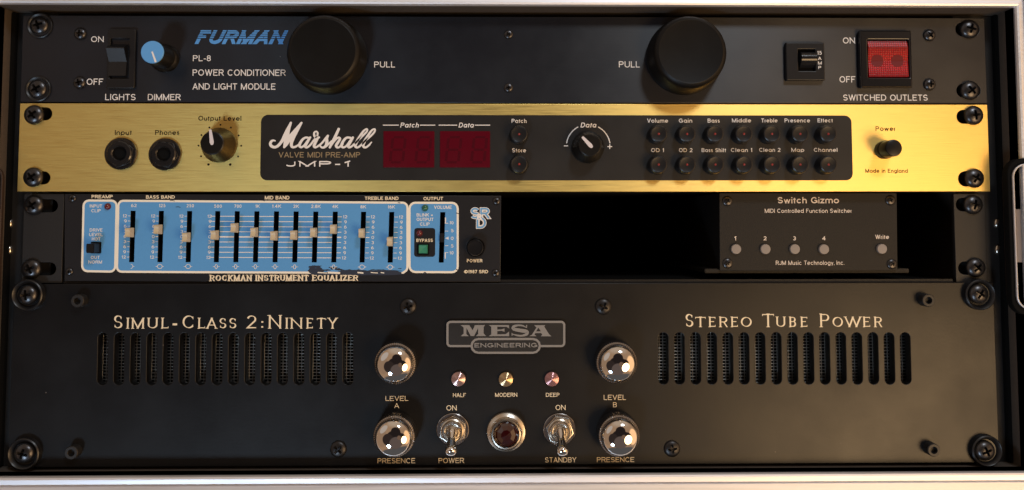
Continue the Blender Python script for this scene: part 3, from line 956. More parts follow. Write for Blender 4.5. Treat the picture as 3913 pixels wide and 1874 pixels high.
# displays
for x0_, x1_, cs in ((1465, 1660, (1520, 1618)), (1681, 1873, (1733, 1831))):
    dp = part('display_window', curve_mesh('display_window', [prect(x0_, x1_, 502, 641, 2, SW)], SW + .02, SW + .35, 0.1), pa, M_DISP)
    bm = bmesh.new()
    for c in cs:
        for dx, dy, hor in ((0, -48, 1), (0, 0, 1), (0, 48, 1), (-24, -24, 0), (24, -24, 0), (-24, 24, 0), (24, 24, 0)):
            cx_, cy_ = c + dx - dy * 0.12, 573 + dy
            if hor:
                q = [(cx_ - 19, cy_ - 4), (cx_ + 19, cy_ - 4), (cx_ + 17, cy_ + 4), (cx_ - 21, cy_ + 4)]
            else:
                q = [(cx_ - 3, cy_ - 19), (cx_ + 7, cy_ - 19), (cx_ + 3, cy_ + 19), (cx_ - 7, cy_ + 19)]
            poly(bm, [W(a, b, SW + .35) for a, b in q], SW + 0.37)
    finish('unlit_digits', bm, dp, M_SEG)

# jacks
hexp = [(7.2 * math.cos(math.radians(60 * i + 20)), 7.2 * math.sin(math.radians(60 * i + 20))) for i in range(6)]
JK = [(3.6, 2.6), (3.9, 3.0), (5.6, 3.0), (6.1, 2.6), (6.2, 1.6), (7.5, 1.5), (7.95, 1.0), (8.05, 0.0), (3.4, 0.0)]
jk = part('jack_socket', lathe_mesh('jack_socket', [(3.35, -8.0), (3.35, 2.4)] + JK[:-1], 48, 30), pa, M_GLOSS, at=P3(464, 588.5))
nut = curve_mesh('hex_nut', [hexp, [(5.0 * math.cos(a * .3142), 5.0 * math.sin(a * .3142)) for a in range(20)]], 1.2, 2.2, 0.3)
part('hex_nut', nut, jk, M_PLAST, at=P3(464, 588.5))
part('bore', lathe_mesh('bore', [(0, 0.9), (3.34, 0.9), (3.34, 1.0), (0, 1.0)], 24), jk, M_VOID, at=P3(464, 588.5))
copy_part(jk, pa, P3(632, 591), rot=0.5)


def pointer_knob(name, parent, px, py, w, r0, r1, h, ang, l0, l1):
    at = P3(px, py, w)
    k = part(name, lathe_mesh(name, [(0, 0), (r0, 0), (r0, 1.2), (r0 - .35, 2.2), (r0 - .8, 3.0), (r1 + .55, h - 2.0), (r1, h - .3), (r1 - .5, h), (0, h - .15)], 72, 25, knurl=0.012), parent, M_KNOB, at=at)
    bm = bmesh.new()
    d = Vector((math.cos(ang), math.sin(ang)))
    q = [(d * t) for t in (l0, l0 + .5, l1 - 1.2, l1)]
    ribbon(bm, [tuple(v) for v in q], [1.5, 2.0, 1.35, 1.1], h + .08)
    disc(bm, tuple(q[0]), .78, h + .08)
    for v in bm.verts:
        v.co += Vector((at.x / MM, at.y / MM, at.z / MM))
    finish('pointer', bm, k, M_POINT)
    return k


pointer_knob('output_knob', pa, 839, 556, 0, 8.6, 5.6, 11.0, math.radians(98), -0.2, 6.6)
pointer_knob('data_knob', pa, 2246, 564, SW, 8.0, 5.4, 11.0, math.radians(133), -0.8, 5.6)

# illuminated push buttons
btn = None
rows = [(1983, 518.6), (1983, 631.5)] + [(x, 517.6) for x in (2511, 2618, 2724, 2833, 2939, 3046, 3152)] + [(x, 633) for x in (2510.6, 2618, 2725, 2834, 2940, 3046, 3153)]
for px, py in rows:
    at = P3(px - (px - 1909) * .004, py, SW)
    if btn is None:
        btn = part('push_button', lathe_mesh('push_button', [(0, 0), (4.75, 0), (4.75, 1.6), (4.6, 2.0), (4.35, 5.4), (4.1, 6.1), (3.6, 6.4), (3.2, 6.3), (0, 6.1)], 40, 30), pa, M_PLAST, at=at)
        bm = lathe(bmesh.new(), [(0, 6.55), (.35, 6.5), (.62, 6.1)][::-1], 14)
        bmesh.ops.recalc_face_normals(bm, faces=bm.faces)
        part('led', new_mesh('led', bm, 60), btn, M_REDDOT, at=at)
    else:
        copy_part(btn, pa, at)
part('power_button', lathe_mesh('power_button', [(0, 0), (4.6, 0), (4.6, 3.0), (4.35, 3.6), (4.2, 3.8), (4.2, 10.6), (3.9, 11.2), (3.4, 11.4), (0, 11.3)], 48, 30), pa, M_KNOB, at=P3(3376, 574))

# ================================================================== rack shelf
SHW = -2.0
sh = thing('rack_shelf', 'black rack shelf with slotted ears that carries the equalizer and the small switcher', 'rack shelf', (0.0, 0.06, -0.0870))
for (a, b, c, d), hs, sc in (((87, 240, 741, 1083), (slot_outline(100, 221, 762, 812, SHW), slot_outline(96, 214, 1003, 1053, SHW)), ((131, 785), (122, 1028))),
                             ((3649, 3768, 741, 1082), (slot_outline(3641 + 12, 3745, 757, 808, SHW), slot_outline(3662, 3750, 1000, 1050, SHW)), ((3716, 783), (3726, 1023)))):
    part('rack_ear', curve_mesh('rack_ear', [prect(a, b, c, d, 2, SHW)] + list(hs), SHW - 2.5, SHW, 0.2), sh, M_EAR)
    for px, py in sc:
        fix('rack_screw', ME_RACKSCREW, sh, px, py, SHW)
ex0, ex1 = W(236, 1083, SHW)[0], W(3648, 1083, SHW)[0]
zlip1, zlip0 = W(1956, 1070, -3)[1], W(1956, 1084, -3)[1]
part('front_lip', box_mesh('front_lip', ex0, ex1, zlip0, zlip1, -5, -3, 0.4), sh, M_EAR)
part('tray', box_mesh('tray', ex0 + .2, ex1 - .2, zlip0 + 0.2, zlip0 + 1.4, -200, -5.1), sh, M_VOID)

# ================================================================== equalizer
EW = -1.5
eq = thing('graphic_equalizer', 'half-width black equalizer with a scuffed blue slider panel and cream slider caps', 'equalizer', (W(1080, 1080)[0] * MM, 0.05, -0.0868))
SLX = [506, 614, 722, 829.5, 904, 979, 1054, 1129, 1204, 1278.5, 1386.5, 1494]


def slot_y(x):
    return 806 + (x - 506) * .0045, 1002.5 + (x - 506) * .0015


slots = []
for x in SLX + [1689]:
    t, b = slot_y(x)
    sk = 3.0
    slots.append([W(x - 9.7 - sk, b, EW), W(x + 9.7 - sk, b, EW), W(x + 9.7 + sk, t, EW), W(x - 9.7 + sk, t, EW)])
eo = [W(246, 1075, EW), W(1912, 1079, EW), W(1915, 749, EW), W(247, 741, EW)]
part('panel', curve_mesh('panel', [eo] + slots, EW - 2, EW, 0.2), eq, M_EQ)
part('chassis', box_mesh('chassis', W(252, 900, EW)[0], W(1906, 900, EW)[0], W(1000, 1068, EW)[1], W(1000, 752, EW)[1], -150, EW - 7), eq, M_VOID)


def field(px):
    return [W(a, b, EW) for a, b in px]


def rquad(c, r=14):
    """rounded quad path in pixels from corners TL, TR, BR, BL"""
    out = []
    n = 4
    for i in range(4):
        p, a, b = Vector(c[i]), Vector(c[i - 1]), Vector(c[(i + 1) % 4])
        u, v = (a - p).normalized(), (b - p).normalized()
        cen = p + (u + v) * r
        for k in range(n + 1):
            t = k / n * math.pi / 2
            out.append(tuple(cen - v * r * math.cos(t) - u * r * math.sin(t)))
    return out


B1 = rquad([(320, 767), (446, 767.5), (440, 1039), (314, 1036.5)], 20)
B2 = rquad([(453, 768), (1557, 775.5), (1557, 1040), (447, 1039)], 18)
B3 = rquad([(1565, 775.5), (1749, 776), (1749, 1041), (1565, 1040)], 22)
part('blue_field', curve_mesh('blue_field', [field(B1)], EW + .02, EW + .05), eq, M_BLUEF)
part('blue_field', curve_mesh('blue_field', [field(B2)] + slots[:-1], EW + .02, EW + .05), eq, M_BLUEF)
part('blue_field', curve_mesh('blue_field', [field(B3), slots[-1]], EW + .02, EW + .05), eq, M_BLUEF)
bm = bmesh.new()


def line(bm, px, wd, lift=0.07, closed=False):
    P = [W(a, b, EW) for a, b in px]
    ribbon(bm, P, [wd * scale_at(EW)] * len(P), EW + lift, closed=closed)


line(bm, B1 + [B1[0]], 8, closed=True)
line(bm, B3 + [B3[0]], 8, closed=True)
# the middle outline is worn away along its lower right edge
i_br, i_bl = 10, 15
line(bm, B2[15:] + B2[:13] + [(1542, 1042), (1535, 1046)], 8)
line(bm, [B2[15], (800, 1041), (1050, 1042), (1180, 1042.5), (1192, 1045)], 8)
for a, b, h_ in ((1214, 1250, 4), (1252, 1300, 7), (1366, 1389, 5), (1417, 1444, 3), (1455, 1468, 3.5)):
    line(bm, [(a, 1042), ((a + b) / 2, 1043), (b, 1044)], h_, 0.10)
finish('white_outline', bm, eq, material('cream_outline', (0.80, 0.74, 0.62), 0.5))

bm = bmesh.new()
sx = random.Random(3)
wear = [(1178, 1226, 1021, 10), (1180, 1232, 1028, 9), (1176, 1240, 1035, 12), (1182, 1215, 1042, 12), (1190, 1230, 1017, 4), (1255, 1292, 1023, 4), (1262, 1300, 1028, 7), (1280, 1310, 1031, 7), (1215, 1265, 1033, 6), (1290, 1420, 1040, 12), (1310, 1540, 1043, 10), (1400, 1535, 1036, 6), (1415, 1470, 1031, 2.5),
        (1180, 1545, 1048, 9), (1520, 1535, 1027, 2.5), (1300, 1380, 1034, 8), (1440, 1500, 1034, 3)]
for a, b, y, h_ in wear:
    n = 9
    up = [(a + (b - a) * i / n, y - h_ / 2 * (0.45 + sx.random() * 0.8) * (0.2 if i in (0, n) else 1)) for i in range(n + 1)]
    dn = [(a + (b - a) * i / n, y + h_ / 2 * (0.45 + sx.random() * 0.8) * (0.2 if i in (0, n) else 1)) for i in range(n + 1)]
    poly(bm, [W(p, q, EW) for p, q in up + dn[::-1]], EW + .06)
for a, b, y in ((672, 690, 792), (1520, 1530, 776), (650, 668, 768), (480, 560, 766), (1005, 1012, 768)):
    if b - a < 30:
        line(bm, [(a, y), ((a + b) / 2, y - 1), (b, y + 1.5)], 2.2, 0.115)
line(bm, [(1743, 814), (1753, 818)], 3, .115)
line(bm, [(1742, 1029), (1752, 1034)], 3, .115)
line(bm, [(1617, 1046), (1624, 1041), (1630, 1046)], 3, .115)
finish('worn_paint', bm, eq, M_NAVY)

for a in (('PREAMP', 350, 431, 745.5, 758.5), ('BASS BAND', 558, 668, 747, 760), ('MID BAND', 1012, 1106, 749, 763), ('TREBLE BAND', 1394, 1523, 752, 765), ('OUTPUT', 1618, 1693, 753, 766),
          ('POWER', 1784, 1843, 990.5, 1003), ('©1987 SRD', 1773, 1865, 1032.5, 1045)):
    word(eq, M_CREAM, *a, w=EW, wt=0.20, gap=0.10)
word(eq, M_CREAM, 'BYPASS', 1591, 1654, 913, 925.5, w=EW, wt=0.18, lift=0.12)
word(eq, M_CREAM, 'ROCKMAN INSTRUMENT EQUALIZER', 801.5, 1368, 1051, 1075, w=EW, wt=0.24, style='serif', gap=0.12)

for a in (('INPUT', 343, 390, 782, 794), ('CLIP', 349, 385, 800, 812), ('DRIVE', 343, 392, 873.5, 885.5), ('LEVEL', 341, 392, 891, 903), ('HOT', 351, 384, 908, 920), ('OUT', 347, 381, 978.5, 990), ('NORM', 338, 390, 996, 1008),
          ('62', 501, 522, 780, 792), ('125', 608, 632, 780, 792.5), ('250', 713, 741, 780.5, 793), ('500', 818, 848, 782.4, 794.5), ('700', 895, 923, 782.4, 794.5), ('1K', 976, 992, 782.5, 794.5), ('1.4K', 1040, 1074, 782.6, 795),
          ('2K', 1121, 1142, 783, 795), ('2.8K', 1189, 1225, 783, 795.5), ('4K', 1270, 1292, 783.4, 796), ('8K', 1377.5, 1398.5, 785, 797), ('16K', 1482, 1509, 785.5, 797.5),
          ('VOLUME', 1659, 1726, 786.5, 799), ('BLINK =', 1592, 1654, 816, 828), ('OUTPUT', 1592, 1656, 833, 845.5), ('CLIP', 1605, 1642, 851, 863)):
    word(eq, M_WHITE, *a, w=EW, wt=0.17, lift=0.08)
bm = bmesh.new()
nums = ('12', '9', '6', '3', '0', '3', '6', '9', '12')
for i, x in enumerate(SLX):
    c0 = 904.3 + (x - 506) * .0044
    for k, s in enumerate(nums):
        y = c0 + (k - 4) * 19.65
        wd_ = 16 if len(s) == 2 else 10.5
        yt = y - 5.8
        th = 3.2 if k == 4 else 1.8
        sk = (4 - k) * .55
        if i < 4:
            xr = x - 23 + sk
            text(bm, s, xr - wd_, xr, yt, yt + 11.6, w=EW, wt=0.17, lift=0.08)
            if i < 3:
                line(bm, [(x - 19 + sk, y), (x - 9.5 + sk, y)], th, 0.08)
        if i == 9 or i > 9:
            xl = x + (30 if i == 9 else 28) + sk
            text(bm, s, xl + (0 if len(s) == 2 else 5), xl + (wd_ if len(s) == 2 else 15), yt, yt + 11.6, w=EW, wt=0.17, lift=0.08)
            if i > 9:
                line(bm, [(x + 11 + sk, y), (x + 25 + sk, y)], th, 0.08)
for k in range(9):
    th = 5.0 if k == 4 else 2.6
    sk = (4 - k) * .55
    xs = [806] + [v for x in SLX[3:10] for v in (x - 10, x + 10)] + [1304]
    for j in range(0, len(xs), 2):
        ya = 905.7 + (xs[j] - 829) * .0044 + (k - 4) * 19.65
        line(bm, [(xs[j] + sk, ya), (xs[j + 1] + sk, ya + .05)], th, 0.08)
for y, s in ((852, '10'), (882, '5'), (911.5, '0'), (940.5, '5'), (967, '10')):
    text(bm, s, 1718 if len(s) == 2 else 1722.5, 1733, y - 6, y + 6, w=EW, wt=0.17, lift=0.08)
    if s != '0':
        line(bm, [(1700, y + (2 if y < 900 else -1)), (1713, y + (2 if y < 900 else -1))], 2, .08)
line(bm, [(1702.5, 832), (1702.5, 855)], 4, .08)
line(bm, [(1701.5, 966), (1701.5, 989)], 4, .08)
poly(bm, [W(a, b, EW) for a, b in ((1701, 911), (1714, 905.5), (1714, 916.5))], EW + .08)
for i, x in enumerate(SLX):
    y = 1018.5 + (x - 506) * .0030
    xx = x - 3
    if i == 0:
        line(bm, [(xx - 3 + 8 * math.cos(math.radians(a)), y - 8 * math.sin(math.radians(a))) for a in range(-90, 91, 18)], 1.8, .08)
        line(bm, [(xx + 5, y), (xx + 11, y)], 1.8, .08)
        continue
    if 1200 < x < 1210:
        continue
    rx = 9 if i in (1, 2, 10, 11) else 4.6
    line(bm, [(xx + rx * math.cos(math.radians(a)), y - 8.2 * math.sin(math.radians(a))) for a in range(0, 361, 20)], 2.0, .125, closed=True)
    line(bm, [(xx - 16 if rx > 6 else xx - 13, y), (xx - rx, y)], 1.8, .125)
    line(bm, [(xx + rx, y), (xx + (16 if rx > 6 else 13), y)], 1.8, .125)
finish('scale_marking', bm, eq, M_WHITE)

# intertwined initials
for wt_, lf, mt, nm, dd in ((.30, .05, M_WHITE, 'initials_outline', 0), (.16, .12, material('pale_blue_print', (.13, .33, .58), .5), 'initials', 2.3)):
    bm = bmesh.new()
    for s, a, b, t, u in (('S', 1797, 1834, 793, 838), ('R', 1833, 1872, 793, 838), ('D', 1819, 1859, 829, 875)):
        text(bm, s, a + dd, b - dd, t + dd, u - dd, w=EW, wt=wt_, lift=lf)
    if nm == 'initials_outline':
        text(bm, 'R', 1823, 1841, 818, 840, w=EW, wt=.3, lift=.16)
    finish(nm, bm, eq, mt)

bp = part('bypass_plate', curve_mesh('bypass_plate', [prect(1583, 1663, 872, 982, 10, EW)], EW + .06, EW + .11), eq, M_EQ)


def led_dome(name, parent, px, py, mat, r=1.55, w=EW):
    return part(name, lathe_mesh(name, [(r * 1.12, 0)] + round_dome(r, 0.3, r * 1.1, 6), 24, 60), parent, mat, at=P3(px, py, w))


led_dome('clip_led', eq, 412, 790, M_REDLED)
led_dome('output_led', eq, 1624, 795.6, M_GRNLED)
led_dome('bypass_led', eq, 1602.5, 891.5, M_REDLED)
qa = prect(1597.5, 1634.5, 936, 971, 2, EW + 2)
bg = part('bypass_button', curve_mesh('bypass_button', [prect(1595, 1640, 933, 974, 2, EW)], EW + .12, EW + 0.6, .2), eq, M_VOID)
x0_, x1_ = W(1599, 950, EW + 2)[0], W(1634, 950, EW + 2)[0]
z1_, z0_ = W(1615, 936, EW + 2)[1], W(1615, 970, EW + 2)[1]
bm = bmesh.new()
vb = [bm.verts.new((x, -(EW + .6), z)) for x, z in ((x0_, z0_), (x1_, z0_), (x1_, z1_), (x0_, z1_))]
vt = [bm.verts.new((x, -(EW + 2.4), z)) for x, z in ((x0_ + .3, z0_ + .3), (x1_ - .3, z0_ + .3), (x1_ - .3, z1_ - .3), (x0_ + .3, z1_ - .3))]
vc = bm.verts.new(((x0_ + x1_) / 2, -(EW + 2.05), (z0_ + z1_) / 2))
for i in range(4):
    bm.faces.new((vb[i], vb[(i + 1) % 4], vt[(i + 1) % 4], vt[i]))
    bm.faces.new((vt[i], vt[(i + 1) % 4], vc))
bmesh.ops.recalc_face_normals(bm, faces=bm.faces)
part('green_cap', new_mesh('green_cap', bm), bg, M_GREEN)
part('power_button', lathe_mesh('power_button', [(0, 0), (4.9, 0), (4.9, .9), (4.55, 1.3), (4.2, 1.0), (4.1, .8), (4.0, 4.2), (3.8, 4.7), (3.5, 4.75), (3.1, 4.3), (0, 4.1)], 48, 30), eq, M_GLOSS, at=P3(1817, 946, EW))
for px, py in ((277, 759), (265, 1039), (1897, 769.5), (1894, 1044)):
    fix('panel_screw', ME_TINYSCREW, eq, px, py, EW)
# drive switch
x0_, x1_ = W(350, 947, EW)[0], W(387, 947, EW)[0]
dsw = part('drive_switch', box_mesh('drive_switch', W(349, 947, EW)[0], W(388, 947, EW)[0], W(370, 969, EW)[1], W(370, 925, EW)[1], EW + .06, EW + .9, .15), eq, M_VOID)
xs_, zs_ = W(352, 948, EW + 6)
part('switch_lever', box_mesh('switch_lever', W(355, 947, EW)[0], W(385, 947, EW)[0], W(370, 966, EW)[1], W(370, 931, EW)[1], EW + .95, EW + 7, .3), dsw, M_PLAST)

CAPY = [889, 877, 907, 899, 871.5, 888, 901.5, 899, 889, 876.5, 891.5, 923.5]
fd = None
for x, y in zip(SLX, CAPY):
    at = P3(x + (904 - y) * .028, y, EW)
    if fd is None:
        bm = box_bm(bmesh.new(), -0.55, .55, -1.6, 1.6, -6, 1.2)
        bmesh.ops.recalc_face_normals(bm, faces=bm.faces)
        fd = part('slider', new_mesh('slider', bm), eq, M_PLAST, at=at)
        pr = [(-2.25, 1.0), (-2.35, 2.2), (-2.1, 5.8), (-1.6, 6.2), (-.8, 5.75), (0, 5.6), (.8, 5.75), (1.6, 6.2), (2.1, 5.8), (2.35, 2.2), (2.25, 1.0)]
        part('slider_cap', profile_prism('slider_cap', -1.3, 1.3, pr, 40, taper=.12), fd, M_IVORY, at=at)
    else:
        copy_part(fd, eq, at)
part('volume_slider', box_mesh('volume_slider', W(1681, 900, EW)[0], W(1697, 900, EW)[0], W(1689, 927, EW)[1], W(1689, 891, EW)[1], EW - 6, EW + 1.5, .3), eq, M_PLAST)

# ================================================================== small function switcher
GW = -6.0
gz = thing('function_switcher', 'small black switcher box with five round grey buttons at the right of the shelf', 'switcher', (W(3090, 1043, GW)[0] * MM, 0.05, -0.0862))
part('front_panel', curve_mesh('front_panel', [[W(2751, 1034, GW), W(3430, 1034, GW), W(3427, 738, GW), W(2749, 738, GW)]], GW - 1.5, GW, .2), gz, M_GIZ)
part('enclosure', box_mesh('enclosure', W(2752, 900, GW)[0], W(3428, 900, GW)[0], W(3090, 1033, GW)[1], W(3090, 739, GW)[1], -110, GW - 1.55), gz, M_GIZ)
part('base_flange', box_mesh('base_flange', W(2696, 1035, GW)[0], W(3480, 1035, GW)[0], W(3090, 1045, GW)[1], W(3090, 1028, GW)[1], -100, GW - 1.6, .3), gz, M_GIZ)
for px, py in ((2779, 769), (3402, 766), (2780, 1007), (3408, 1010)):
    o = fix('panel_screw', ME_TINYSCREW, gz, px, py, GW); o.scale = (1.35, 1, 1.35)
M_WARM = material('warm_white_print', (.72, .62, .52), .55)
word(gz, M_WARM, 'Switch Gizmo', 2971.5, 3206, 754, 777.6, w=GW, wt=.17, gap=.11)
word(gz, M_WARM, 'MIDI Controlled Function Switcher', 2922.5, 3255, 798.6, 814, w=GW, wt=.13)
for s, a, b in (('1', 2805, 2813), ('2', 2918, 2929), ('3', 3030.5, 3041), ('4', 3142, 3154.5)):
    word(gz, M_WARM, s, a, b, 904, 919, w=GW, wt=.17)
word(gz, M_WARM, 'Write', 3345, 3397, 898, 914, w=GW, wt=.15)
word(gz, M_WARM, 'RJM Music Technology, Inc.', 2964.5, 3226, 997, 1013, w=GW, wt=.12)
gb_ = None
for px, py in ((2811, 952.5), (2923, 952.5), (3035, 952.5), (3146, 953), (3367, 951.5)):
    at = P3(px, py, GW)
    if gb_ is None:
        gb_ = part('round_button', lathe_mesh('round_button', [(2.55, 0.01)] + [(2.5, 1.1), (2.35, 1.4), (0, 1.5)], 32, 30), gz, M_GREY, at=at)
    else:
        copy_part(gb_, gz, at)

# ================================================================== power amplifier
am = thing('power_amplifier', 'two-space black tube power amplifier with vent slots and four chrome knobs at the bottom', 'power amplifier', (0.0, 0.05, -0.1772))
AZ1, AZ0 = -89.0, -177.0
AW = 0.0
vents = []
for i in range(16):
    xa = 391.8 + (1330 - 391.8) * i / 15
    vents.append([W(xa + dx - (1.6 - .1 * i if yy > 1372 else -(1.6 - .1 * i)), yy) for dx, yy in
                  [(19 * math.cos(math.radians(a)), 1453.5 - 19 * math.sin(math.radians(a))) for a in range(-180, 1, 20)] +
                  [(19 * math.cos(math.radians(a)), 1291.5 - 19 * math.sin(math.radians(a))) for a in range(0, 181, 20)]])
for i in range(16):
    xa = 2534.6 + (3460.8 - 2534.6) * i / 15
    vents.append([W(xa + dx + (.6 + .1 * i if yy > 1372 else -(.6 + .1 * i)), yy) for dx, yy in
                  [(19 * math.cos(math.radians(a)), 1450.5 - 19 * math.sin(math.radians(a))) for a in range(-180, 1, 20)] +
                  [(19 * math.cos(math.radians(a)), 1290.5 - 19 * math.sin(math.radians(a))) for a in range(0, 181, 20)]])
part('panel', curve_mesh('panel', [rrect(PX0, PX1, AZ0, AZ1)] + vents, -5.6, 0.0, 0.3), am, M_MESA)
part('chassis', box_mesh('chassis', -222, 222, AZ0 + 1, AZ1 - 1, -200, -14), am, M_VOID)


def vent_mesh(px0, px1):
    bm = bmesh.new()
    x0, z1 = W(px0, 1262, -6.3)
    x1, z0 = W(px1, 1484, -6.3)
    pit, piz = 1.85, 1.55
    r = .19
    nx, nz = int((x1 - x0) / pit), int((z1 - z0) / piz)

    def tube(pts):
        prev = None
        for p, along in pts:
            side = Vector((1, 0, 0)) if along == 'z' else Vector((0, 0, 1))
            ring = [bm.verts.new(Vector(p) + side * r), bm.verts.new(Vector(p) + Vector((0, -r, 0))), bm.verts.new(Vector(p) - side * r)]
            if prev:
                bm.faces.new((prev[0], ring[0], ring[1], prev[1])); bm.faces.new((prev[1], ring[1], ring[2], prev[2]))
            prev = ring
    for i in range(nx + 1):
        jx = RND.uniform(-.06, .06)
        tube([((x0 + i * pit + jx, 6.5 + (.17 if (i + j) % 2 else -.17), z0 + j * piz), 'z') for j in range(nz + 1)])
    for j in range(nz + 1):
        jz = RND.uniform(-.06, .06)
        tube([((x0 + i * pit, 6.5 + (-.17 if (i + j) % 2 else .17), z0 + j * piz + jz), 'x') for i in range(nx + 1)])
    return new_mesh('vent_mesh', bm, 180)


part('vent_mesh', vent_mesh(352, 1372), am, M_WIRE)
part('vent_mesh', vent_mesh(2490, 3500), am, M_WIRE)

bm = bmesh.new()
Z0 = 300
for ch, a, b, big in (('S', 315, 392, 1), ('I', 425, 456, 0), ('M', 472, 590, 0), ('U', 614, 712, 0), ('L', 738, 808, 0), ('-', 842, 882, 0), ('C', 930, 1040, 1), ('L', 1066, 1135, 0), ('A', 1147, 1236, 0), ('S', 1260, 1322, 0),
                      ('S', 1348, 1412, 0), ('2', 1505, 1590, 1), (':', 1632, 1656, 0), ('N', 1697, 1818, 1), ('I', 1850, 1876, 0), ('N', 1895, 2005, 0), ('E', 2037, 2100, 0), ('T', 2135, 2207, 0), ('Y', 2235, 2312, 0)):
    pa_, pb_ = 300 + a / 2.3418, 300 + b / 2.3418
    base, top = 1256.5, (1204.7 if big else 1215)
    x0_, z0_ = W(pa_, base); x1_ = W(pb_, base)[0]
    H_ = W(pa_, top)[1] - z0_
    ins = .3 if ch in 'IMULNEHRPD' else 0
    glyph(bm, ch, x0_ + ins, z0_, x1_ - x0_ - 2 * ins, H_, (.90 if big else .80) if ch not in '-:' else .95, .05, 'serif' if ch not in '-:' else 'sans', 0)
finish('serif_lettering', bm, am, M_CREAM)
bm = bmesh.new()
for ch, a, b, big in (('S', 397, 467, 1), ('T', 487, 575, 0), ('E', 603, 668, 0), ('R', 697, 777, 0), ('E', 802, 868, 0), ('O', 893, 990, 0), ('T', 1087, 1187, 1), ('U', 1205, 1295, 0), ('B', 1323, 1392, 0), ('E', 1425, 1490, 0),
                      ('P', 1598, 1690, 1), ('O', 1713, 1806, 0), ('W', 1823, 1968, 0), ('E', 1984, 2052, 0), ('R', 2083, 2160, 0)):
    pa_, pb_ = 2450 + a / 2.3418, 2450 + b / 2.3418
    base, top = 1250.8, (1199 if big else 1210.5)
    x0_, z0_ = W(pa_, base); x1_ = W(pb_, base)[0]
    H_ = W(pa_, top)[1] - z0_
    ins = .3 if ch in 'IMULNEHRPDB' else 0
    glyph(bm, ch, x0_ + ins, z0_, x1_ - x0_ - 2 * ins, H_, .90 if big else .80, .05, 'serif', 0)
finish('serif_lettering', bm, am, M_CREAM)

for a in (('HALF', 1731, 1780, 1503, 1518), ('MODERN', 1892, 1976.5, 1502, 1517), ('DEEP', 2086, 2138, 1502, 1517)):
    word(am, M_CREAM, *a, wt=.14)
for a in (('LEVEL', 1473, 1560, 1514, 1532.5), ('A', 1507, 1525, 1541, 1560), ('LEVEL', 2307, 2392, 1509.5, 1529), ('B', 2342.5, 2357, 1538, 1556.5), ('ON', 1706, 1745, 1549.5, 1569.5), ('ON', 2123, 2161, 1548, 1567.5),
          ('PRESENCE', 1443, 1586.5, 1752, 1771.5), ('POWER', 1676, 1773, 1751, 1770.5), ('STANDBY', 2083, 2202, 1748.5, 1768), ('PRESENCE', 2281, 2423.5, 1748, 1767)):
    word(am, M_CREAM, *a, wt=.12)

# name plate
LS, LX, LY = 5.257, 1690, 1215


def LP(x, y, w=0.0):
    return W(LX + x / LS, LY + y / LS, w)


def lrr(x0, x1, y0, y1, r):
    a, b = LP(x0, y1), LP(x1, y0)
    return rrect(a[0], b[0], a[1], b[1], r / LS * scale_at())


plate = part('name_plate', curve_mesh('name_plate', [lrr(84, 2468, 52, 585, 85)], 0.0, 1.3, .2), am, M_INSET)
part('plate_tab', curve_mesh('plate_tab', [lrr(568, 1980, 400, 714, 150)], 0.0, 1.34, .2), plate, M_INSET)
bm = bmesh.new()
wL = 1.45
fw = 43 / LS * scale_at()


def lstroke(pts, lift):
    P = [LP(a, b) for a, b in pts]
    ribbon(bm, P, [fw] * len(P), wL + lift)


cor = lambda cx, cy, r, a0, a1: [(cx + r * math.cos(math.radians(a0 + (a1 - a0) * i / 6)), cy - r * math.sin(math.radians(a0 + (a1 - a0) * i / 6))) for i in range(7)]
lstroke([(585, 560)] + cor(172, 496, 64, 270, 180) + cor(172, 140, 64, 180, 90) + cor(2382, 140, 64, 90, 0) + cor(2382, 496, 64, 0, -90) + [(1962, 560)], 0)
lstroke(cor(728, 556, 138, 270, 90)[:-1] + cor(728, 556, 138, 90, 90)[:1] + [(1820, 418)] + cor(1820, 556, 138, 90, -90) + [(728, 694)], 0.02)
poly(bm, [LP(*p) for p in ((372, 140), (545, 140), (612, 245), (660, 140), (862, 140), (832, 180), (832, 310), (885, 360), (680, 360), (722, 320), (722, 200), (640, 360), (575, 360), (490, 200), (485, 320), (535, 362), (372, 362), (432, 310), (432, 190))], wL)
poly(bm, [LP(*p) for p in ((932, 140), (1340, 140), (1342, 205), (1290, 175), (1105, 172), (1105, 232), (1195, 225), (1250, 205), (1250, 275), (1195, 255), (1105, 262), (1105, 325), (1270, 322), (1342, 270), (1342, 362), (932, 362), (985, 325), (985, 175))], wL)
q = smooth_path([(1692, 192, 12), (1610, 152, 30), (1510, 146, 36), (1432, 172, 56), (1432, 218, 60), (1560, 246, 72), (1690, 270, 70), (1692, 322, 56), (1600, 352, 36), (1500, 346, 32), (1402, 318, 12)])
ribbon(bm, [LP(a, b) for a, b, _ in q], [c / LS * scale_at() for _, _, c in q], wL)
poly(bm, [LP(*p) for p in ((1680, 140), (1705, 140), (1700, 200), (1685, 190))], wL)
poly(bm, [LP(*p) for p in ((1393, 290), (1408, 300), (1412, 350), (1393, 362))], wL)
poly(bm, [LP(*p) for p in ((1845, 142), (2070, 142), (2045, 170), (2140, 320), (2190, 365), (1975, 365), (2005, 335), (1985, 300), (1865, 300), (1850, 330), (1890, 362), (1745, 362), (1800, 330), (1890, 190))], wL)
finish('plate_lettering', bm, plate, M_SILVER)
bm = bmesh.new()
poly(bm, [LP(*p) for p in ((1930, 192), (1978, 266), (1882, 266))], wL + .06)
finish('letter_counter', bm, plate, M_INSET)
bm = bmesh.new()
text(bm, 'ENGINEERING', 1813, 2053, 1311.5, 1328.5, w=1.4, wt=.2, gap=.14)
finish('plate_small_lettering', bm, plate, M_SILVER)

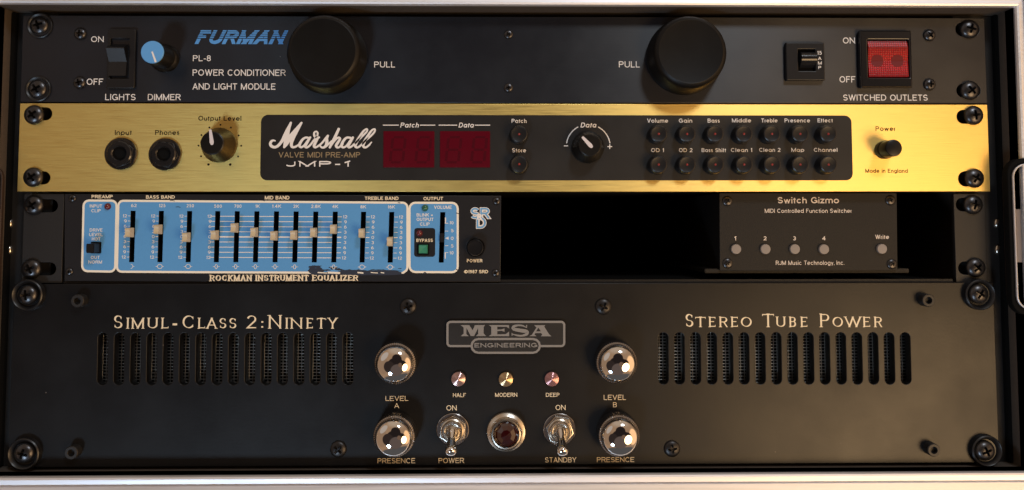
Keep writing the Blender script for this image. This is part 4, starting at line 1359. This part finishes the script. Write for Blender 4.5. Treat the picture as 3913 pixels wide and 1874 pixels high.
# chrome knobs
ck = None
for px, py in ((1519, 1378), (2347, 1375), (1515, 1650), (2356, 1648)):
    at = P3(px, py)
    if ck is None:
        ck = part('chrome_knob', lathe_mesh('chrome_knob', [(0, 0), (9.6, 0), (9.9, .4), (9.9, 8.6), (9.6, 9.6), (8.9, 10.2), (8.75, 10.6), (0, 10.6)], 120, 25, knurl=0.022), am, M_KNURL, at=at)
        part('knob_dome', lathe_mesh('knob_dome', [(8.5, 10.4), (8.65, 11.2), (8.7, 11.8)] + round_dome(8.68, 12.3, 16.5, 14), 72, 60), ck, M_CHROME, at=at)
    else:
        copy_part(ck, am, at)

# turned indicator lenses
CONE = [(3.5, 0), (3.5, 1.2)]
for i in range(9):
    r_ = 3.4 * (1 - i / 9)
    CONE += [(r_, 1.4 + i * .13 + .10), (r_ - .10, 1.4 + i * .13 + .13), (r_ - .24, 1.4 + i * .13 + .10)]
CONE += [(0, 2.75)]
for px, py, mt in ((1752, 1448, M_PINK), (1933, 1449, M_AMBER), (2108, 1448, M_ROSE)):
    part('indicator_light', lathe_mesh('indicator_light', CONE, 40, 80), am, mt, at=P3(px, py), label={'pink_turned_lens': 'pink machined indicator lens above HALF', 'amber_turned_lens': 'amber machined indicator lens above MODERN', 'rose_turned_lens': 'rose machined indicator lens above DEEP'}[mt.name])

# toggles
def tube_bm(bm, pts, n=20):
    """pts: [(Vector, radius)]"""
    prev = None
    for i, (p, r) in enumerate(pts):
        t = (pts[min(i + 1, len(pts) - 1)][0] - pts[max(i - 1, 0)][0]).normalized()
        u = t.cross(Vector((1, 0, 0))).normalized(); v = t.cross(u)
        ring = [bm.verts.new(p + (u * math.cos(2 * math.pi * k / n) + v * math.sin(2 * math.pi * k / n)) * r) for k in range(n)]
        if prev:
            for k in range(n):
                bm.faces.new((prev[k], prev[(k + 1) % n], ring[(k + 1) % n], ring[k]))
        prev = ring
    return bm


hexn = [(7.1 * math.cos(math.radians(60 * i + 88)), 7.1 * math.sin(math.radians(60 * i + 88))) for i in range(6)]
circ = lambda r, n=32: [(r * math.cos(2 * math.pi * i / n), r * math.sin(2 * math.pi * i / n)) for i in range(n)]
tg = None
for px, py, rz in ((1730, 1642, 0.0), (2138, 1642, 0.35)):
    at = P3(px, py)
    t_ = part('toggle_switch', lathe_mesh('toggle_switch', [(2.9, 0.1), (7.9, 0.1), (7.9, .5), (7.6, .7), (2.9, .7)], 48, 30), am, M_KNURL, at=at)
    nt = curve_mesh('hex_nut', [[(x * math.cos(rz) - y * math.sin(rz), x * math.sin(rz) + y * math.cos(rz)) for x, y in hexn], circ(4.9)], .72, 2.6, .55, smooth=25)
    part('hex_nut', nt, t_, M_NICKEL, at=at)
    part('bushing', lathe_mesh('bushing', [(5.6, .75), (5.6, 2.75), (5.2, 3.0), (4.9, 2.9), (4.9, 4.6), (4.6, 5.0), (3.9, 5.0), (3.7, 4.6), (3.3, 4.5), (3.0, 5.2), (2.2, 6.0), (0, 6.3)], 48, 30), t_, M_NICKEL, at=at)
    bm = bmesh.new()
    a, b = Vector((0, -5.0, 0.6)), Vector((-0.1 if rz == 0 else .5, -14.2, -8.0))
    d = (b - a)
    tube_bm(bm, [(a + d * t, r) for t, r in ((0, 2.0), (.12, 2.0), (.3, 1.7), (.5, 2.05), (.72, 2.5), (.86, 2.85), (.93, 2.85), (.98, 2.55), (1.02, 1.8), (1.04, .9), (1.045, .05))])
    bmesh.ops.recalc_face_normals(bm, faces=bm.faces)
    part('lever', new_mesh('lever', bm, 60), t_, M_CHROME, at=at)

# jewel lamp
at = P3(1934, 1650)
jb = part('jewel_lamp', lathe_mesh('jewel_lamp', [(0, 0), (9.6, 0), (9.6, .8), (9.2, 1.5), (8.0, 2.0), (7.7, 2.2), (7.5, 5.2), (7.0, 5.9), (6.4, 6.0), (6.25, 5.6), (6.2, 4.0), (0, 4.0)], 64, 25), am, M_NICKEL, at=at)
part('jewel', lathe_mesh('jewel', [(6.15, 4.2), (6.0, 5.4), (4.6, 6.8), (2.6, 7.7), (0, 8.1)], 9, None), jb, M_JEWEL, at=at)

for px, py in ((1560, 1172), (2305, 1172), (1293, 1717), (2568, 1715)):
    fix('panel_screw', ME_PANSCREW, am, px, py, .02)
for px, py in ((108, 1127), (3737, 1123), (95, 1731), (3761, 1722)):
    rk = RND.uniform(-.6, .6)
    s_ = part('rack_screw', ME_RACKSCREW, am, None, at=P3(px, py, 1.2), rot=rk)
    part('cup_washer', ME_CUP, s_, None, at=P3(px + (6 if px < 1000 else 0), py, 0))
ss = None
for px, py in ((313, 1148), (3531, 1146), (290, 1722), (3551, 1712)):
    at = P3(px, py)
    if ss is None:
        ss = part('socket_screw', lathe_mesh('socket_screw', [(0, 0), (3.1, 0), (3.1, 4.3), (2.8, 4.7), (1.75, 4.7), (1.6, 4.5), (1.6, 2.2), (0, 2.2)], 36, 30, knurl=.03), am, M_EAR, at=at)
    else:
        copy_part(ss, am, at)
